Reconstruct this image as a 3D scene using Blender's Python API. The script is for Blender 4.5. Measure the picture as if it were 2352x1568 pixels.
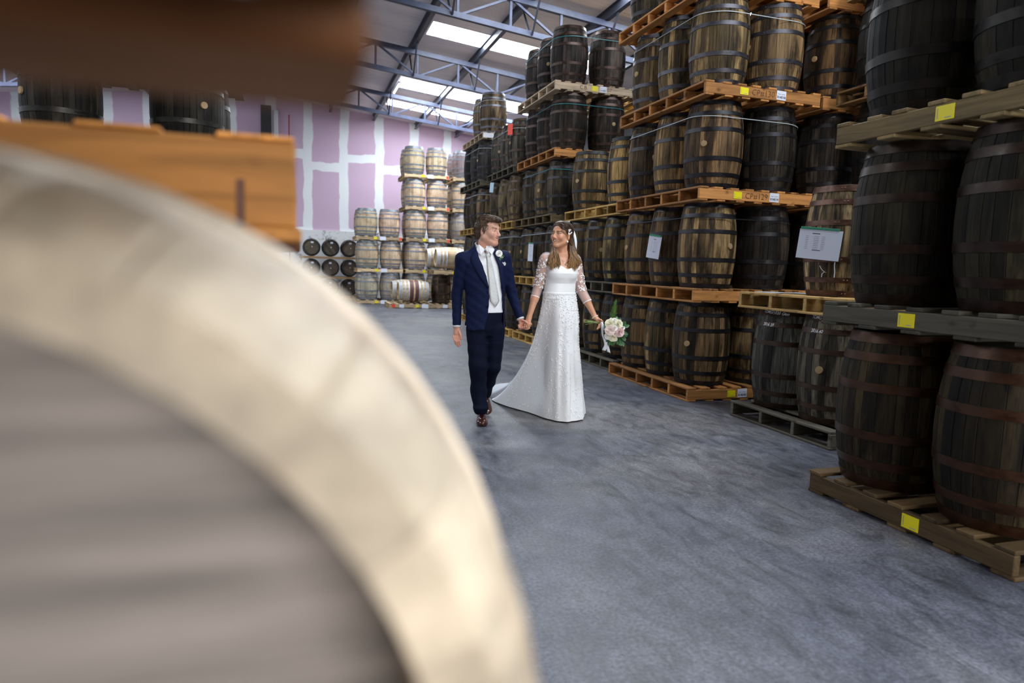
import bpy, bmesh, math, random
import numpy as np
from mathutils import Vector, Matrix
for o in list(bpy.data.objects): bpy.data.objects.remove(o)
SC = bpy.context.scene
COL = SC.collection
R = random.Random(7)

# ------------------------------------------------------------------ camera
cam_d = bpy.data.cameras.new('camera')
cam_d.sensor_width = 36.0
cam_d.lens = 24.0
cam_d.clip_start = 0.02
cam_d.clip_end = 200
cam_d.dof.use_dof = True
cam_d.dof.focus_distance = 5.85
cam_d.dof.aperture_fstop = 2.0
cam = bpy.data.objects.new('camera', cam_d)
COL.objects.link(cam)
CR = Vector((0.95357168, -0.29968634, 0.02981862)).normalized()
CF = Vector((0.30113621, 0.94739553, -0.10843748)).normalized()
CU = CR.cross(CF).normalized()
CR = CF.cross(CU).normalized()
cam.matrix_world = Matrix(((CR.x, CU.x, -CF.x, 0.0), (CR.y, CU.y, -CF.y, 0.0), (CR.z, CU.z, -CF.z, 1.35), (0, 0, 0, 1)))
SC.camera = cam
# ------------------------------------------------------------------ world, exposure
w = bpy.data.worlds.new('world'); SC.world = w
w.use_nodes = True
w.node_tree.nodes['Background'].inputs[0].default_value = (0.55, 0.68, 0.95, 1)
w.node_tree.nodes['Background'].inputs[1].default_value = 0.6
SC.view_settings.view_transform = 'Standard'
SC.view_settings.look = 'None'
SC.view_settings.exposure = 0.34
SC.view_settings.gamma = 1.0
SC.view_settings.use_curve_mapping = False

# daylight through the open roller door in the wall behind the camera
dl_ = bpy.data.lights.new('door_daylight', 'AREA'); dl_.shape = 'RECTANGLE'; dl_.size = 5.0; dl_.size_y = 4.4
dl_.energy = 640; dl_.color = (1.0, .96, .90)
dlo = bpy.data.objects.new('door_daylight', dl_); COL.objects.link(dlo); dlo.location = (2.4, -8.93, 2.3); dlo.rotation_euler = (math.radians(90), 0, 0)
# ------------------------------------------------------------------ materials
MATS = {}
class NT:
    def __init__(s, name):
        s.m = bpy.data.materials.new(name); s.m.use_nodes = True
        s.t = s.m.node_tree; s.n = s.t.nodes; s.l = s.t.links
        s.b = s.n['Principled BSDF']; s.out = s.n['Material Output']
        MATS[name] = s.m
    def add(s, typ, **kw):
        nd = s.n.new(typ)
        for k, v in kw.items():
            if k.startswith('i_'):
                nd.inputs[int(k[2:])].default_value = v
            else: setattr(nd, k, v)
        return nd
    def link(s, a, b): s.l.new(a, b)
    def coord(s, kind='Object', scale=(1, 1, 1), offs=None):
        tc = s.add('ShaderNodeTexCoord'); mp = s.add('ShaderNodeMapping')
        mp.inputs['Scale'].default_value = scale
        s.link(tc.outputs[kind], mp.inputs['Vector'])
        if offs is not None: s.link(offs, mp.inputs['Location'])
        return mp.outputs[0]
    def noise(s, vec, scale=5, detail=4, rough=0.55, dist=0.0):
        nd = s.add('ShaderNodeTexNoise'); nd.inputs['Scale'].default_value = scale
        nd.inputs['Detail'].default_value = detail; nd.inputs['Roughness'].default_value = rough
        nd.inputs['Distortion'].default_value = dist
        s.link(vec, nd.inputs['Vector']); return nd.outputs['Fac']
    def ramp(s, fac, stops):
        nd = s.add('ShaderNodeValToRGB'); el = nd.color_ramp.elements
        el.remove(el[1]); el[0].position = stops[0][0]
        for p, c in stops[1:]: el.new(p)
        for e, (p, c) in zip(el, stops): e.color = (c[0], c[1], c[2], 1) if isinstance(c, tuple) else (c, c, c, 1)
        s.link(fac, nd.inputs[0]); return nd.outputs[0]
    def mix(s, fac, a, b, mode='MIX'):
        nd = s.add('ShaderNodeMix', data_type='RGBA', blend_type=mode)
        for sock, v in ((nd.inputs[0], fac), (nd.inputs[6], a), (nd.inputs[7], b)):
            if hasattr(v, 'is_linked') or hasattr(v, 'links'): s.link(v, sock)
            elif isinstance(v, tuple): sock.default_value = (*v[:3], 1)
            else: sock.default_value = v
        return nd.outputs[2]
    def math(s, op, a, b=0.0, clamp=False):
        nd = s.add('ShaderNodeMath', operation=op, use_clamp=clamp)
        for sock, v in ((nd.inputs[0], a), (nd.inputs[1], b)):
            if hasattr(v, 'links'): s.link(v, sock)
            else: sock.default_value = v
        return nd.outputs[0]
    def bump(s, h, strength=0.3, dist=0.01):
        nd = s.add('ShaderNodeBump'); nd.inputs['Strength'].default_value = strength
        nd.inputs['Distance'].default_value = dist; s.link(h, nd.inputs['Height'])
        s.link(nd.outputs[0], s.b.inputs['Normal'])
    def col(s, c): s.link(c, s.b.inputs['Base Color'])
    def setp(s, **kw):
        for k, v in kw.items(): s.b.inputs[k.replace('_', ' ')].default_value = v
        return s

def plain(name, c, rough=0.6, metal=0.0, **kw):
    m = NT(name); m.b.inputs['Base Color'].default_value = (*c, 1)
    m.b.inputs['Roughness'].default_value = rough; m.b.inputs['Metallic'].default_value = metal
    m.setp(**kw); return m.m

def piece_random(m):
    oi = m.add('ShaderNodeObjectInfo'); ge = m.add('ShaderNodeNewGeometry')
    f = m.math('FRACT', m.math('ADD', oi.outputs['Random'], ge.outputs['Random Per Island']))
    cb = m.add('ShaderNodeCombineXYZ')
    m.link(m.math('MULTIPLY', f, 31.0), cb.inputs[0]); m.link(m.math('MULTIPLY', f, 57.0), cb.inputs[2])
    return oi, f, cb.outputs[0]

# oak staves: object colour is the barrel's own tone, each stave a little different
m = NT('oak_stave')
oi, f, offs = piece_random(m)
tone = m.ramp(f, [(0.0, 0.30), (0.25, 0.62), (0.55, 0.95), (0.8, 1.3), (1.0, 2.0)])
c = m.mix(1.0, oi.outputs['Color'], tone, 'MULTIPLY')
g = m.noise(m.coord('Object', (60, 60, 3.5), offs), 1.0, 5, 0.6)
c = m.mix(1.0, c, m.ramp(g, [(0.28, 0.28), (0.5, 0.95), (0.75, 1.5)]), 'MULTIPLY')
st = m.noise(m.coord('Object', (7, 7, 1.6)), 1.0, 4, 0.6, 0.4)
c = m.mix(m.ramp(st, [(0.46, 0.0), (0.62, 0.9)]), c, m.mix(1.0, c, (0.13, 0.12, 0.12), 'MULTIPLY'))
st2 = m.noise(m.coord('Object', (16, 16, 1.1)), 1.0, 3, 0.6, 0.3)
c = m.mix(m.ramp(st2, [(0.54, 0.0), (0.64, 0.85)]), c, m.mix(1.0, c, (0.16, 0.14, 0.13), 'MULTIPLY'))
m.col(c); m.setp(Roughness=0.66, Specular_IOR_Level=0.2); m.bump(g, 0.5, 0.004)
m = NT('oak_pale')
oi, f, offs = piece_random(m)
c = m.mix(1.0, oi.outputs['Color'], m.ramp(f, [(0.0, 0.72), (0.5, 1.0), (1.0, 1.25)]), 'MULTIPLY')
g = m.noise(m.coord('Object', (40, 40, 3), offs), 1.0, 4, 0.6)
c = m.mix(1.0, c, m.ramp(g, [(0.3, 0.7), (0.7, 1.15)]), 'MULTIPLY')
st = m.noise(m.coord('Object', (4, 4, 6)), 1.0, 4, 0.6, 0.4)
c = m.mix(m.ramp(st, [(0.52, 0.0), (0.68, 0.7)]), c, m.mix(1.0, c, (0.55, 0.36, 0.24), 'MULTIPLY'))
m.col(c); m.setp(Roughness=0.6)
# hoops
m = NT('hoop_iron')
oi = m.add('ShaderNodeObjectInfo')
n1 = m.noise(m.coord('Object', (14, 14, 25)), 1.0, 5, 0.6)
c = m.mix(1.0, oi.outputs['Color'], m.ramp(n1, [(0.3, 0.55), (0.6, 1.25)]), 'MULTIPLY')
m.col(c); m.setp(Metallic=0.6); m.link(m.ramp(n1, [(0.3, 0.30), (0.7, 0.50)]), m.b.inputs['Roughness']); m.bump(n1, 0.25, 0.003)
# galvanised hoops
m = NT('hoop_zinc')
oi = m.add('ShaderNodeObjectInfo')
n1 = m.noise(m.coord('Object', (18, 18, 30)), 1.0, 4)
m.col(m.mix(1.0, oi.outputs['Color'], m.ramp(n1, [(0.3, 0.7), (0.7, 1.15)]), 'MULTIPLY')); m.setp(Metallic=0.35, Roughness=0.42)
# barrel heads
m = NT('barrel_head')
oi, f, offs = piece_random(m)
tone = m.ramp(f, [(0.0, 0.6), (0.5, 1.0), (1.0, 1.4)])
g = m.noise(m.coord('Object', (4, 40, 4), offs), 1.0, 4)
c = m.mix(1.0, oi.outputs['Color'], tone, 'MULTIPLY')
m.col(m.mix(1.0, c, m.ramp(g, [(0.3, 0.6), (0.7, 1.25)]), 'MULTIPLY')); m.setp(Roughness=0.7)
# pallet timber: board length along local X
m = NT('pallet_timber')
oi, f, offs = piece_random(m)
tone = m.ramp(f, [(0.0, 0.55), (0.5, 0.95), (1.0, 1.3)])
g = m.noise(m.coord('Object', (2.2, 26, 26), offs), 1.0, 5, 0.6, 0.6)
kn = m.noise(m.coord('Object', (6, 9, 9), offs), 1.0, 2, 0.4)
c = m.mix(1.0, oi.outputs['Color'], tone, 'MULTIPLY')
c = m.mix(1.0, c, m.ramp(g, [(0.3, 0.55), (0.55, 1.0), (0.75, 1.2)]), 'MULTIPLY')
c = m.mix(m.ramp(kn, [(0.66, 0.0), (0.74, 0.8)]), c, m.mix(1.0, c, (0.3, 0.2, 0.14), 'MULTIPLY'))
m.col(c); m.setp(Roughness=0.7, Specular_IOR_Level=0.3); m.bump(g, 0.35, 0.003)
# concrete floor
m = NT('concrete_floor')
v = m.coord('Object', (1, 1, 1))
n1 = m.noise(v, 0.55, 5, 0.6, 0.8); n2 = m.noise(m.coord('Object', (9, 3.2, 1)), 1.0, 6, 0.7, 1.2); n3 = m.noise(v, 60, 3, 0.7)
c = m.ramp(n1, [(0.3, (0.048, 0.055, 0.080)), (0.5, (0.090, 0.093, 0.112)), (0.7, (0.158, 0.153, 0.153))])
c = m.mix(1.0, c, m.ramp(n2, [(0.3, 0.5), (0.5, 1.0), (0.7, 1.4)]), 'MULTIPLY')
c = m.mix(1.0, c, m.ramp(n3, [(0.3, 0.5), (0.7, 1.5)]), 'MULTIPLY')
n4 = m.noise(m.coord('Object', (3, 3, 1)), 1.0, 7, 0.75, 0.5)
c = m.mix(1.0, c, m.ramp(n4, [(0.35, 0.7), (0.5, 1.0), (0.65, 1.25)]), 'MULTIPLY')
m.col(c); m.link(m.ramp(n2, [(0.3, 0.38), (0.7, 0.6)]), m.b.inputs['Roughness']); m.bump(n3, 0.12, 0.003)
# plasterboard wall: pink sheets, white jointing compound (flat finish), sheets standing upright
m = NT('plasterboard')
v = m.coord('Object', (1, 1, 1))
wob = m.noise(v, 1.3, 3, 0.5)
wv = m.add('ShaderNodeVectorMath', operation='ADD'); m.link(v, wv.inputs[0])
cb = m.add('ShaderNodeCombineXYZ'); m.link(m.math('MULTIPLY', m.math('SUBTRACT', wob, 0.5), 0.22), cb.inputs[0]); m.link(m.math('MULTIPLY', m.math('SUBTRACT', wob, 0.5), 0.4), cb.inputs[2]); m.link(cb.outputs[0], wv.inputs[1])
sx = m.add('ShaderNodeSeparateXYZ'); m.link(wv.outputs[0], sx.inputs[0])
cx = m.add('ShaderNodeCombineXYZ'); m.link(sx.outputs[2], cx.inputs[0]); m.link(sx.outputs[0], cx.inputs[1])
def brick(bw, rh, mort, off, oxy, sm):
    mp = m.add('ShaderNodeMapping'); mp.inputs['Location'].default_value = (*oxy, 0); m.link(cx.outputs[0], mp.inputs['Vector'])
    b = m.add('ShaderNodeTexBrick'); b.offset = off; b.offset_frequency = 2
    b.inputs['Scale'].default_value = 1.0; b.inputs['Brick Width'].default_value = bw; b.inputs['Row Height'].default_value = rh
    b.inputs['Mortar Size'].default_value = mort; b.inputs['Mortar Smooth'].default_value = sm
    m.link(mp.outputs[0], b.inputs['Vector']); return b.outputs['Fac']
big = brick(2.75, 1.28, 0.19, 0.13, (-2.42, -0.42), 0.25)
fx = m.math('FRACT', m.math('DIVIDE', m.math('ADD', sx.outputs[0], 0.22 + 12.8), 1.28))
thin = m.ramp(m.math('ABSOLUTE', m.math('SUBTRACT', fx, 0.0)), [(0.0, 0.0), (0.475, 0.0), (0.49, 0.9), (0.51, 0.9), (0.525, 0.0), (1.0, 0.0)])
patchy = m.ramp(m.noise(m.coord('Object', (1.5, 1, 0.6)), 1.0, 3), [(0.42, 0.0), (0.52, 0.8)])
c = m.mix(m.math('MULTIPLY', thin, patchy), (0.60, 0.44, 0.58), (0.78, 0.77, 0.82))
c = m.mix(big, c, (0.84, 0.87, 0.90))
m.col(c); m.setp(Roughness=0.85)
# painted blockwork
m = NT('painted_block')
v = m.coord('Object', (1, 1, 1))
pe = m.noise(v, 2.2, 7, 0.75, 0.6)
c = m.mix(m.ramp(pe, [(0.53, 0.0), (0.60, 0.85)]), (0.72, 0.73, 0.75), (0.14, 0.14, 0.15))
m.col(c); m.setp(Roughness=0.8)
plain('dark_block', (.10, .10, .105), .8)  # right wall darkened so the gaps between stacks read as shade
# roof lining
m = NT('roof_sheet')
sx = m.add('ShaderNodeSeparateXYZ'); m.link(m.coord('Object'), sx.inputs[0])
rib = m.math('SINE', m.math('MULTIPLY', sx.outputs[1], 40.0))
n1 = m.noise(m.coord('Object', (0.4, 2, 1)), 1.0, 4)
m.col(m.ramp(n1, [(0.3, (0.62, 0.56, 0.58)), (0.7, (0.78, 0.72, 0.73))])); m.setp(Roughness=0.6); m.bump(rib, 0.4, 0.01)
m = NT('skylight_sheet')
em = m.add('ShaderNodeEmission'); em.inputs[0].default_value = (0.86, 0.93, 1.0, 1); em.inputs[1].default_value = 26.0
m.link(em.outputs[0], m.out.inputs[0])
m = NT('lamp_tube')
em = m.add('ShaderNodeEmission'); em.inputs[0].default_value = (0.9, 1.0, 0.92, 1); em.inputs[1].default_value = 14.0
m.link(em.outputs[0], m.out.inputs[0])
m = NT('blue_steel')
n1 = m.noise(m.coord('Object', (6, 6, 6)), 1.0, 4)
m.col(m.ramp(n1, [(0.3, (0.018, 0.024, 0.055)), (0.7, (0.04, 0.052, 0.105))])); m.setp(Roughness=0.5)
plain('dark_steel', (0.035, 0.04, 0.06), 0.45, 0.4)
plain('column_dark', (0.02, 0.02, 0.025), 0.5)
plain('pipe_red', (0.30, 0.04, 0.04), 0.5)
plain('white_paint', (0.72, 0.74, 0.78), 0.6)
plain('strap_teal', (0.03, 0.26, 0.30), 0.3)
plain('strap_white', (0.45, 0.50, 0.52), 0.3)
plain('strap_black', (0.02, 0.022, 0.025), 0.3)
plain('tag_yellow', (0.80, 0.70, 0.0), 0.5)
plain('tag_red', (0.78, 0.06, 0.03), 0.5)
plain('tag_blue_white', (0.45, 0.62, 0.75), 0.5)
plain('paper_white', (0.62, 0.65, 0.76), 0.6)
plain('label_white', (0.72, 0.76, 0.86), 0.5)
plain('print_ink', (0.03, 0.03, 0.06), 0.6)
plain('print_grey', (0.30, 0.32, 0.38), 0.6)
plain('marker_brown', (0.10, 0.035, 0.015), 0.6)
plain('chalk_white', (0.85, 0.87, 0.9), 0.6)
plain('clip_green', (0.02, 0.22, 0.12), 0.4)
plain('bung_wood', (0.36, 0.24, 0.12), 0.6)
plain('bung_pale', (0.65, 0.60, 0.48), 0.6)

# ------------------------------------------------------------------ helpers
def link(name, data, parent=None, mat=None, loc=None, rot=None, color=None):
    o = bpy.data.objects.new(name, data); COL.objects.link(o)
    if parent is not None: o.parent = parent
    if loc is not None: o.location = loc
    if rot is not None: o.rotation_euler = rot
    if color is not None: o.color = (*color[:3], 1)
    if mat is not None and data is not None and not data.materials: data.materials.append(MATS[mat])
    return o
def mesh(name, v, f, mat=None, smooth=False):
    me = bpy.data.meshes.new(name); me.from_pydata([tuple(map(float, p)) for p in v], [], [tuple(map(int, q)) for q in f]); me.update()
    if mat: me.materials.append(MATS[mat])
    if smooth: me.polygons.foreach_set('use_smooth', [True] * len(me.polygons))
    return me
def empty(name, loc=(0, 0, 0), rz=0.0, label=None, cat=None, group=None):
    o = bpy.data.objects.new(name, None); COL.objects.link(o)
    o.empty_display_size = 0.1; o.location = loc; o.rotation_euler = (0, 0, rz)
    tag(o, label, cat, group); return o
def tag(o, label=None, cat=None, group=None, kind=None):
    if label: o['label'] = label
    if cat: o['category'] = cat
    if group: o['group'] = group
    if kind: o['kind'] = kind
    return o
_bx = {}
def box_mesh(lx, ly, lz, mat, ch=0.004):
    """chamfered box centred on the origin"""
    k = (round(lx, 3), round(ly, 3), round(lz, 3), mat, ch)
    if k in _bx: return _bx[k]
    bm = bmesh.new(); bmesh.ops.create_cube(bm, size=1.0)
    for v in bm.verts: v.co = Vector((v.co.x * lx, v.co.y * ly, v.co.z * lz))
    if ch > 0: bmesh.ops.bevel(bm, geom=bm.edges[:], offset=min(ch, 0.3 * min(lx, ly, lz)), segments=1, affect='EDGES')
    me = bpy.data.meshes.new('board'); bm.to_mesh(me); bm.free()
    me.materials.append(MATS[mat]); _bx[k] = me; return me
def quads(nu, nv, wrap_u=False):
    f = []
    for i in range(nu - (0 if wrap_u else 1)):
        for j in range(nv - 1):
            a = i * nv + j; b = ((i + 1) % nu) * nv + j
            f.append((a, b, b + 1, a + 1))
    return f
def bar(name, a, b, wd, ht, mat, parent=None, up=(0, 0, 1)):
    a = Vector(a); b = Vector(b); d = (b - a); L = d.length; d.normalize()
    s = d.cross(Vector(up))
    if s.length < 1e-4: s = d.cross(Vector((1, 0, 0)))
    s.normalize(); u = s.cross(d)
    me = box_mesh(L, wd, ht, mat, 0.003)
    o = link(name, me, parent)
    M = Matrix(((d.x, s.x, u.x, 0), (d.y, s.y, u.y, 0), (d.z, s.z, u.z, 0), (0, 0, 0, 1)))
    o.matrix_local = Matrix.Translation((a + b) / 2) @ M
    return o
def section(name, a, b, prof, mat, parent=None):
    """extrude a closed 2-D profile (side, up) from a to b"""
    a = Vector(a); b = Vector(b); d = (b - a).normalized()
    s = d.cross(Vector((0, 0, 1))).normalized(); u = s.cross(d)
    n = len(prof); mid = (a + b) / 2
    v = [(p - mid) + s * x + u * y for p in (a, b) for x, y in prof]
    f = [(i, (i + 1) % n, n + (i + 1) % n, n + i) for i in range(n)] + [tuple(range(n))[::-1], tuple(range(n, 2 * n))]
    o = link(name, mesh(name, v, f, mat), parent); o.location = mid; return o
_tx = {}
def text_mesh(body, size, mat, thick=0.0):
    k = (body, size, mat)
    if k in _tx: return _tx[k]
    cu = bpy.data.curves.new('lettering', 'FONT'); cu.body = body; cu.size = size; cu.align_x = 'CENTER'; cu.align_y = 'CENTER'
    cu.offset = thick; cu.resolution_u = 2
    o = bpy.data.objects.new('lettering', cu); COL.objects.link(o)
    dg = bpy.context.evaluated_depsgraph_get()
    me = bpy.data.meshes.new_from_object(o.evaluated_get(dg)); me.name = 'lettering'
    bpy.data.objects.remove(o); me.materials.clear(); me.materials.append(MATS[mat])
    _tx[k] = me; return me

# ------------------------------------------------------------------ building shell
XR, XL, YB, YF = 9.2, -11.0, 26.4, -9.0
RIDGE = -1.5
def roof_z(x): return 6.76 - 0.11 * (x - 2.75) if x >= RIDGE else roof_z(RIDGE) - 0.11 * (RIDGE - x)
def struct(name, me, **kw):
    o = link(name, me, **kw); o['kind'] = 'structure'; return o
struct('floor', mesh('floor', [(XL, YF, 0), (XR, YF, 0), (XR, YB, 0), (XL, YB, 0)], [(0, 1, 2, 3)], 'concrete_floor'))
zr = roof_z(XR) + .02; zl = roof_z(XL) + .02; zt = roof_z(RIDGE) + .02
bw = mesh('wall_back', [(XL, YB, 2.48), (XR, YB, 2.48), (XR, YB, zr), (RIDGE, YB, zt), (XL, YB, zl)], [(0, 1, 2, 3, 4)], 'plasterboard')
wall_back = struct('wall_back', bw)
lw = link('lower_wall', mesh('lower_wall', [(XL, YB - .06, 0), (XR, YB - .06, 0), (XR, YB - .06, 2.48), (XL, YB - .06, 2.48), (XL, YB, 2.48), (XR, YB, 2.48)], [(0, 1, 2, 3), (3, 2, 5, 4)], 'painted_block'), wall_back)
DX0, DX1, DZ = -.2, 5.0, 4.6
wf = [(XL, YF, 0), (DX0, YF, 0), (DX0, YF, DZ), (DX1, YF, DZ), (DX1, YF, 0), (XR, YF, 0), (XR, YF, zr), (RIDGE, YF, zt), (XL, YF, zl)]
struct('wall_front', mesh('wall_front', wf, [(8, 7, 2, 1, 0), (7, 6, 3, 2), (6, 5, 4, 3)], 'painted_block'))
dr = struct('door_1', None)
for nm, b_, l_ in (('door_jamb', (.12, .2, DZ), (DX0 + .06, YF + .02, DZ / 2)), ('door_jamb', (.12, .2, DZ), (DX1 - .06, YF + .02, DZ / 2)), ('door_roll', (DX1 - DX0, .45, .45), ((DX0 + DX1) / 2, YF + .25, DZ + .24))):
    link(nm, box_mesh(*b_, 'dark_steel', .03), dr, loc=l_)
struct('wall_right', mesh('wall_right', [(XR, YF, 0), (XR, YB, 0), (XR, YB, zr), (XR, YF, zr)], [(0, 3, 2, 1)], 'dark_block'))
struct('wall_left', mesh('wall_left', [(XL, YF, 0), (XL, YB, 0), (XL, YB, zl), (XL, YF, zl)], [(0, 1, 2, 3)], 'painted_block'))
# roof: sheets with translucent rooflight strips let in between them
SKY_R = [(-7.2, -6.2), (-2.6, -1.6), (2.0, 3.0), (6.6, 7.6), (11.2, 12.2), (15.75, 16.65), (20.6, 21.75), (23.5, 24.3)]
SKY_L_ADDED = [(6.6, 7.6), (11.2, 12.2), (15.75, 16.65), (20.6, 21.75)]  # left slope is unseen, strips added to light the stacks' aisle sides
SKY_R = SKY_R[1:]
SX0, SX1 = 2.95, 7.6
LX0, LX1 = -8.6, -4.4
v, f = [], []
def rq(x0, x1, y0, y1):
    i = len(v); v.extend([(x0, y0, roof_z(x0)), (x1, y0, roof_z(x1)), (x1, y1, roof_z(x1)), (x0, y1, roof_z(x0))]); f.append((i, i + 3, i + 2, i + 1))
rq(RIDGE, SX0, YF, YB); rq(SX1, XR, YF, YB); rq(XL, LX0, YF, YB); rq(LX1, RIDGE, YF, YB)
for x0, x1, SK in ((SX0, SX1, SKY_R), (LX0, LX1, SKY_L_ADDED)):
    y = YF
    for a, b in SK: rq(x0, x1, y, a); y = b
    rq(x0, x1, y, YB)
struct('ceiling', mesh('ceiling', v, f, 'roof_sheet'))
k = 0
for x0, x1, SK in ((SX0, SX1, SKY_R), (LX0, LX1, SKY_L_ADDED)):
    for a, b in SK:
        k += 1
        q = [(x, y, roof_z(x)) for x, y in ((x0, a), (x1, a), (x1, b), (x0, b))]
        cxy = Vector(((x0 + x1) / 2, (a + b) / 2, roof_z((x0 + x1) / 2)))
        o = struct('window_%d' % k, mesh('rooflight', [Vector(p) - cxy for p in q], [(0, 3, 2, 1)], 'skylight_sheet'), loc=cxy)
# purlins along the building
I_PROF = [(-.05, 0), (.05, 0), (.05, .012), (.012, .02), (.012, .18), (.05, .19), (.05, .2), (-.05, .2), (-.05, .19), (-.012, .18), (-.012, .02), (-.05, .012)]
PX = [1.2, 2.75, 4.3, 5.85, 7.4]
PL = ['above the left edge of the aisle', 'along the left ends of the rooflights', 'crossing the middle of the rooflights', 'above the right-hand barrel stacks', 'closest to the right wall']
for x, s in zip(PX, PL):
    o = section('roof_purlin', (x, YF + .02, roof_z(x) - .205), (x, YB - .08, roof_z(x) - .205), I_PROF, 'dark_steel')
    tag(o, 'dark steel roof purlin ' + s, 'purlin', 'roof purlins')
for i, x in enumerate((-4.6, -7.5)):
    o = section('roof_purlin', (x, YF + .02, roof_z(x) - .205), (x, YB - .08, roof_z(x) - .205), I_PROF, 'dark_steel')
    tag(o, 'dark steel roof purlin over the left slope, ' + ('nearer the ridge' if i == 0 else 'farther from the ridge'), 'purlin', 'roof purlins')
# lattice trusses across the building
L_PROF = [(-.05, -.05), (.05, -.05), (.05, -.038), (-.038, -.038), (-.038, .05), (-.05, .05)]
def truss(y, s):
    t = empty('roof_truss', (0, y, 0), label=s, cat='truss', group='steel roof trusses')
    zt_ = lambda x: roof_z(x) - .262
    zb_ = lambda x: zt_(x) - .56
    for side in (1, -1):
        xa, xb = (RIDGE, XR - .06) if side == 1 else (XL + .06, RIDGE)
        section('top_chord', (xa, 0, zt_(xa)), (xb, 0, zt_(xb)), [(-.05, -.055), (.05, -.055), (.05, .055), (-.05, .055)], 'blue_steel', t)
        section('bottom_chord', (xa, 0, zb_(xa)), (xb, 0, zb_(xb)), [(-.045, -.05), (.045, -.05), (.045, .05), (-.045, .05)], 'blue_steel', t)
    xs = np.arange(XL + .6, XR - .3, 1.02)
    for i, x in enumerate(xs):
        bar('web_post', (x, 0, zb_(x)), (x, 0, zt_(x)), .05, .05, 'blue_steel', t)
        if i + 1 < len(xs):
            x2 = xs[i + 1]
            a, b = ((x, zt_(x)), (x2, zb_(x2))) if i % 2 == 0 else ((x, zb_(x)), (x2, zt_(x2)))
            bar('web_diagonal', (a[0], 0, a[1]), (b[0], 0, b[1]), .045, .045, 'blue_steel', t)
    for x in PX[1:4]:
        for s2 in (-1, 1):
            bar('knee_brace', (x, s2 * .55, roof_z(x) - .2), (x, s2 * .05, zb_(x) - .02), .035, .035, 'dark_steel', t)
for y, s in ((12.9, 'blue steel lattice roof truss nearest, over the tall dark barrel stack'), (17.3, 'blue steel lattice roof truss between the first and second rooflight in view'), (21.95, 'blue steel lattice roof truss closest to the pink end wall'), (8.2, 'blue steel lattice roof truss above the walking couple')):
    truss(y, s)
# fluorescent batten beside the purlin
t = empty('batten_lamp', (2.86, 21.0, roof_z(2.86) - .25), label='lit fluorescent batten beside the purlin at the second rooflight', cat='lamp')
link('lamp_body', box_mesh(.07, 1.25, .05, 'white_paint'), t, loc=(0, 0, .03))
link('lamp_tube', box_mesh(.035, 1.18, .03, 'lamp_tube', .01), t, loc=(0, 0, -.01))
# far-left column, white post, red pipe
o = link('steel_column', box_mesh(.34, .3, 6.7, 'column_dark', .01), loc=(-.98, YB - .26, 3.35)); tag(o, 'dark steel column against the pink wall above the foreground plank', 'column')
o = link('white_post', box_mesh(.16, .14, 6.6, 'white_paint', .01), loc=(-.66, YB - .16, 3.3)); tag(o, 'white timber post beside the dark steel column', 'post')
o = link('red_pipe', box_mesh(.035, .035, 6.5, 'pipe_red', .01), loc=(-.22, YB - .1, 3.25)); tag(o, 'thin red pipe running up the pink wall', 'pipe')

# ------------------------------------------------------------------ pallets
def pallet(cx, cy, z, sx, sy, kind, color, label, nstr=6, ntop=8, nbot=7, rz=0.0, group='timber pallets', base=.02, sh=.104, th=.022, seed=0):
    """kind 'X': bearers run along x, boards along y ; kind 'Y': the other way"""
    rr = random.Random(hash((round(cx, 2), round(cy, 2), round(z, 2))) & 0xffff)
    t = empty('pallet', (cx, cy, z), rz, label, 'pallet', group)
    A, B = (sx, sy) if kind == 'X' else (sy, sx)      # bearer length, spread
    def put(name, me, along, spread, zz, turn):
        # along: offset in bearer direction, spread: across bearers
        p = (along, spread, zz) if kind == 'X' else (-spread, along, zz)
        rot = (0 if kind == 'X' else math.pi / 2) + (math.pi / 2 if turn else 0)
        return link(name, me, t, loc=p, rot=(0, 0, rot + rr.uniform(-.004, .004)), color=color)
    for i in range(nstr):
        s = -B / 2 + .02 + (B - .04) * i / (nstr - 1)
        put('bearer', box_mesh(A, .04, sh, 'pallet_timber'), 0, s, base + sh / 2, False)
    bw_ = .10
    for n, zz, nm, hh in ((ntop, base + sh + th / 2, 'deck_board', th), (nbot, base / 2, 'bottom_board', base)):
        for i in range(n):
            s = -A / 2 + bw_ / 2 + (A - bw_) * i / (n - 1) + (rr.uniform(-.015, .015) if 0 < i < n - 1 else 0)
            put(nm, box_mesh(B, bw_ if n > 5 else .12, hh, 'pallet_timber'), s, rr.uniform(-.006, .006), zz, True)
    t['h'] = base + sh + th
    return t
PH = .146

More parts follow.
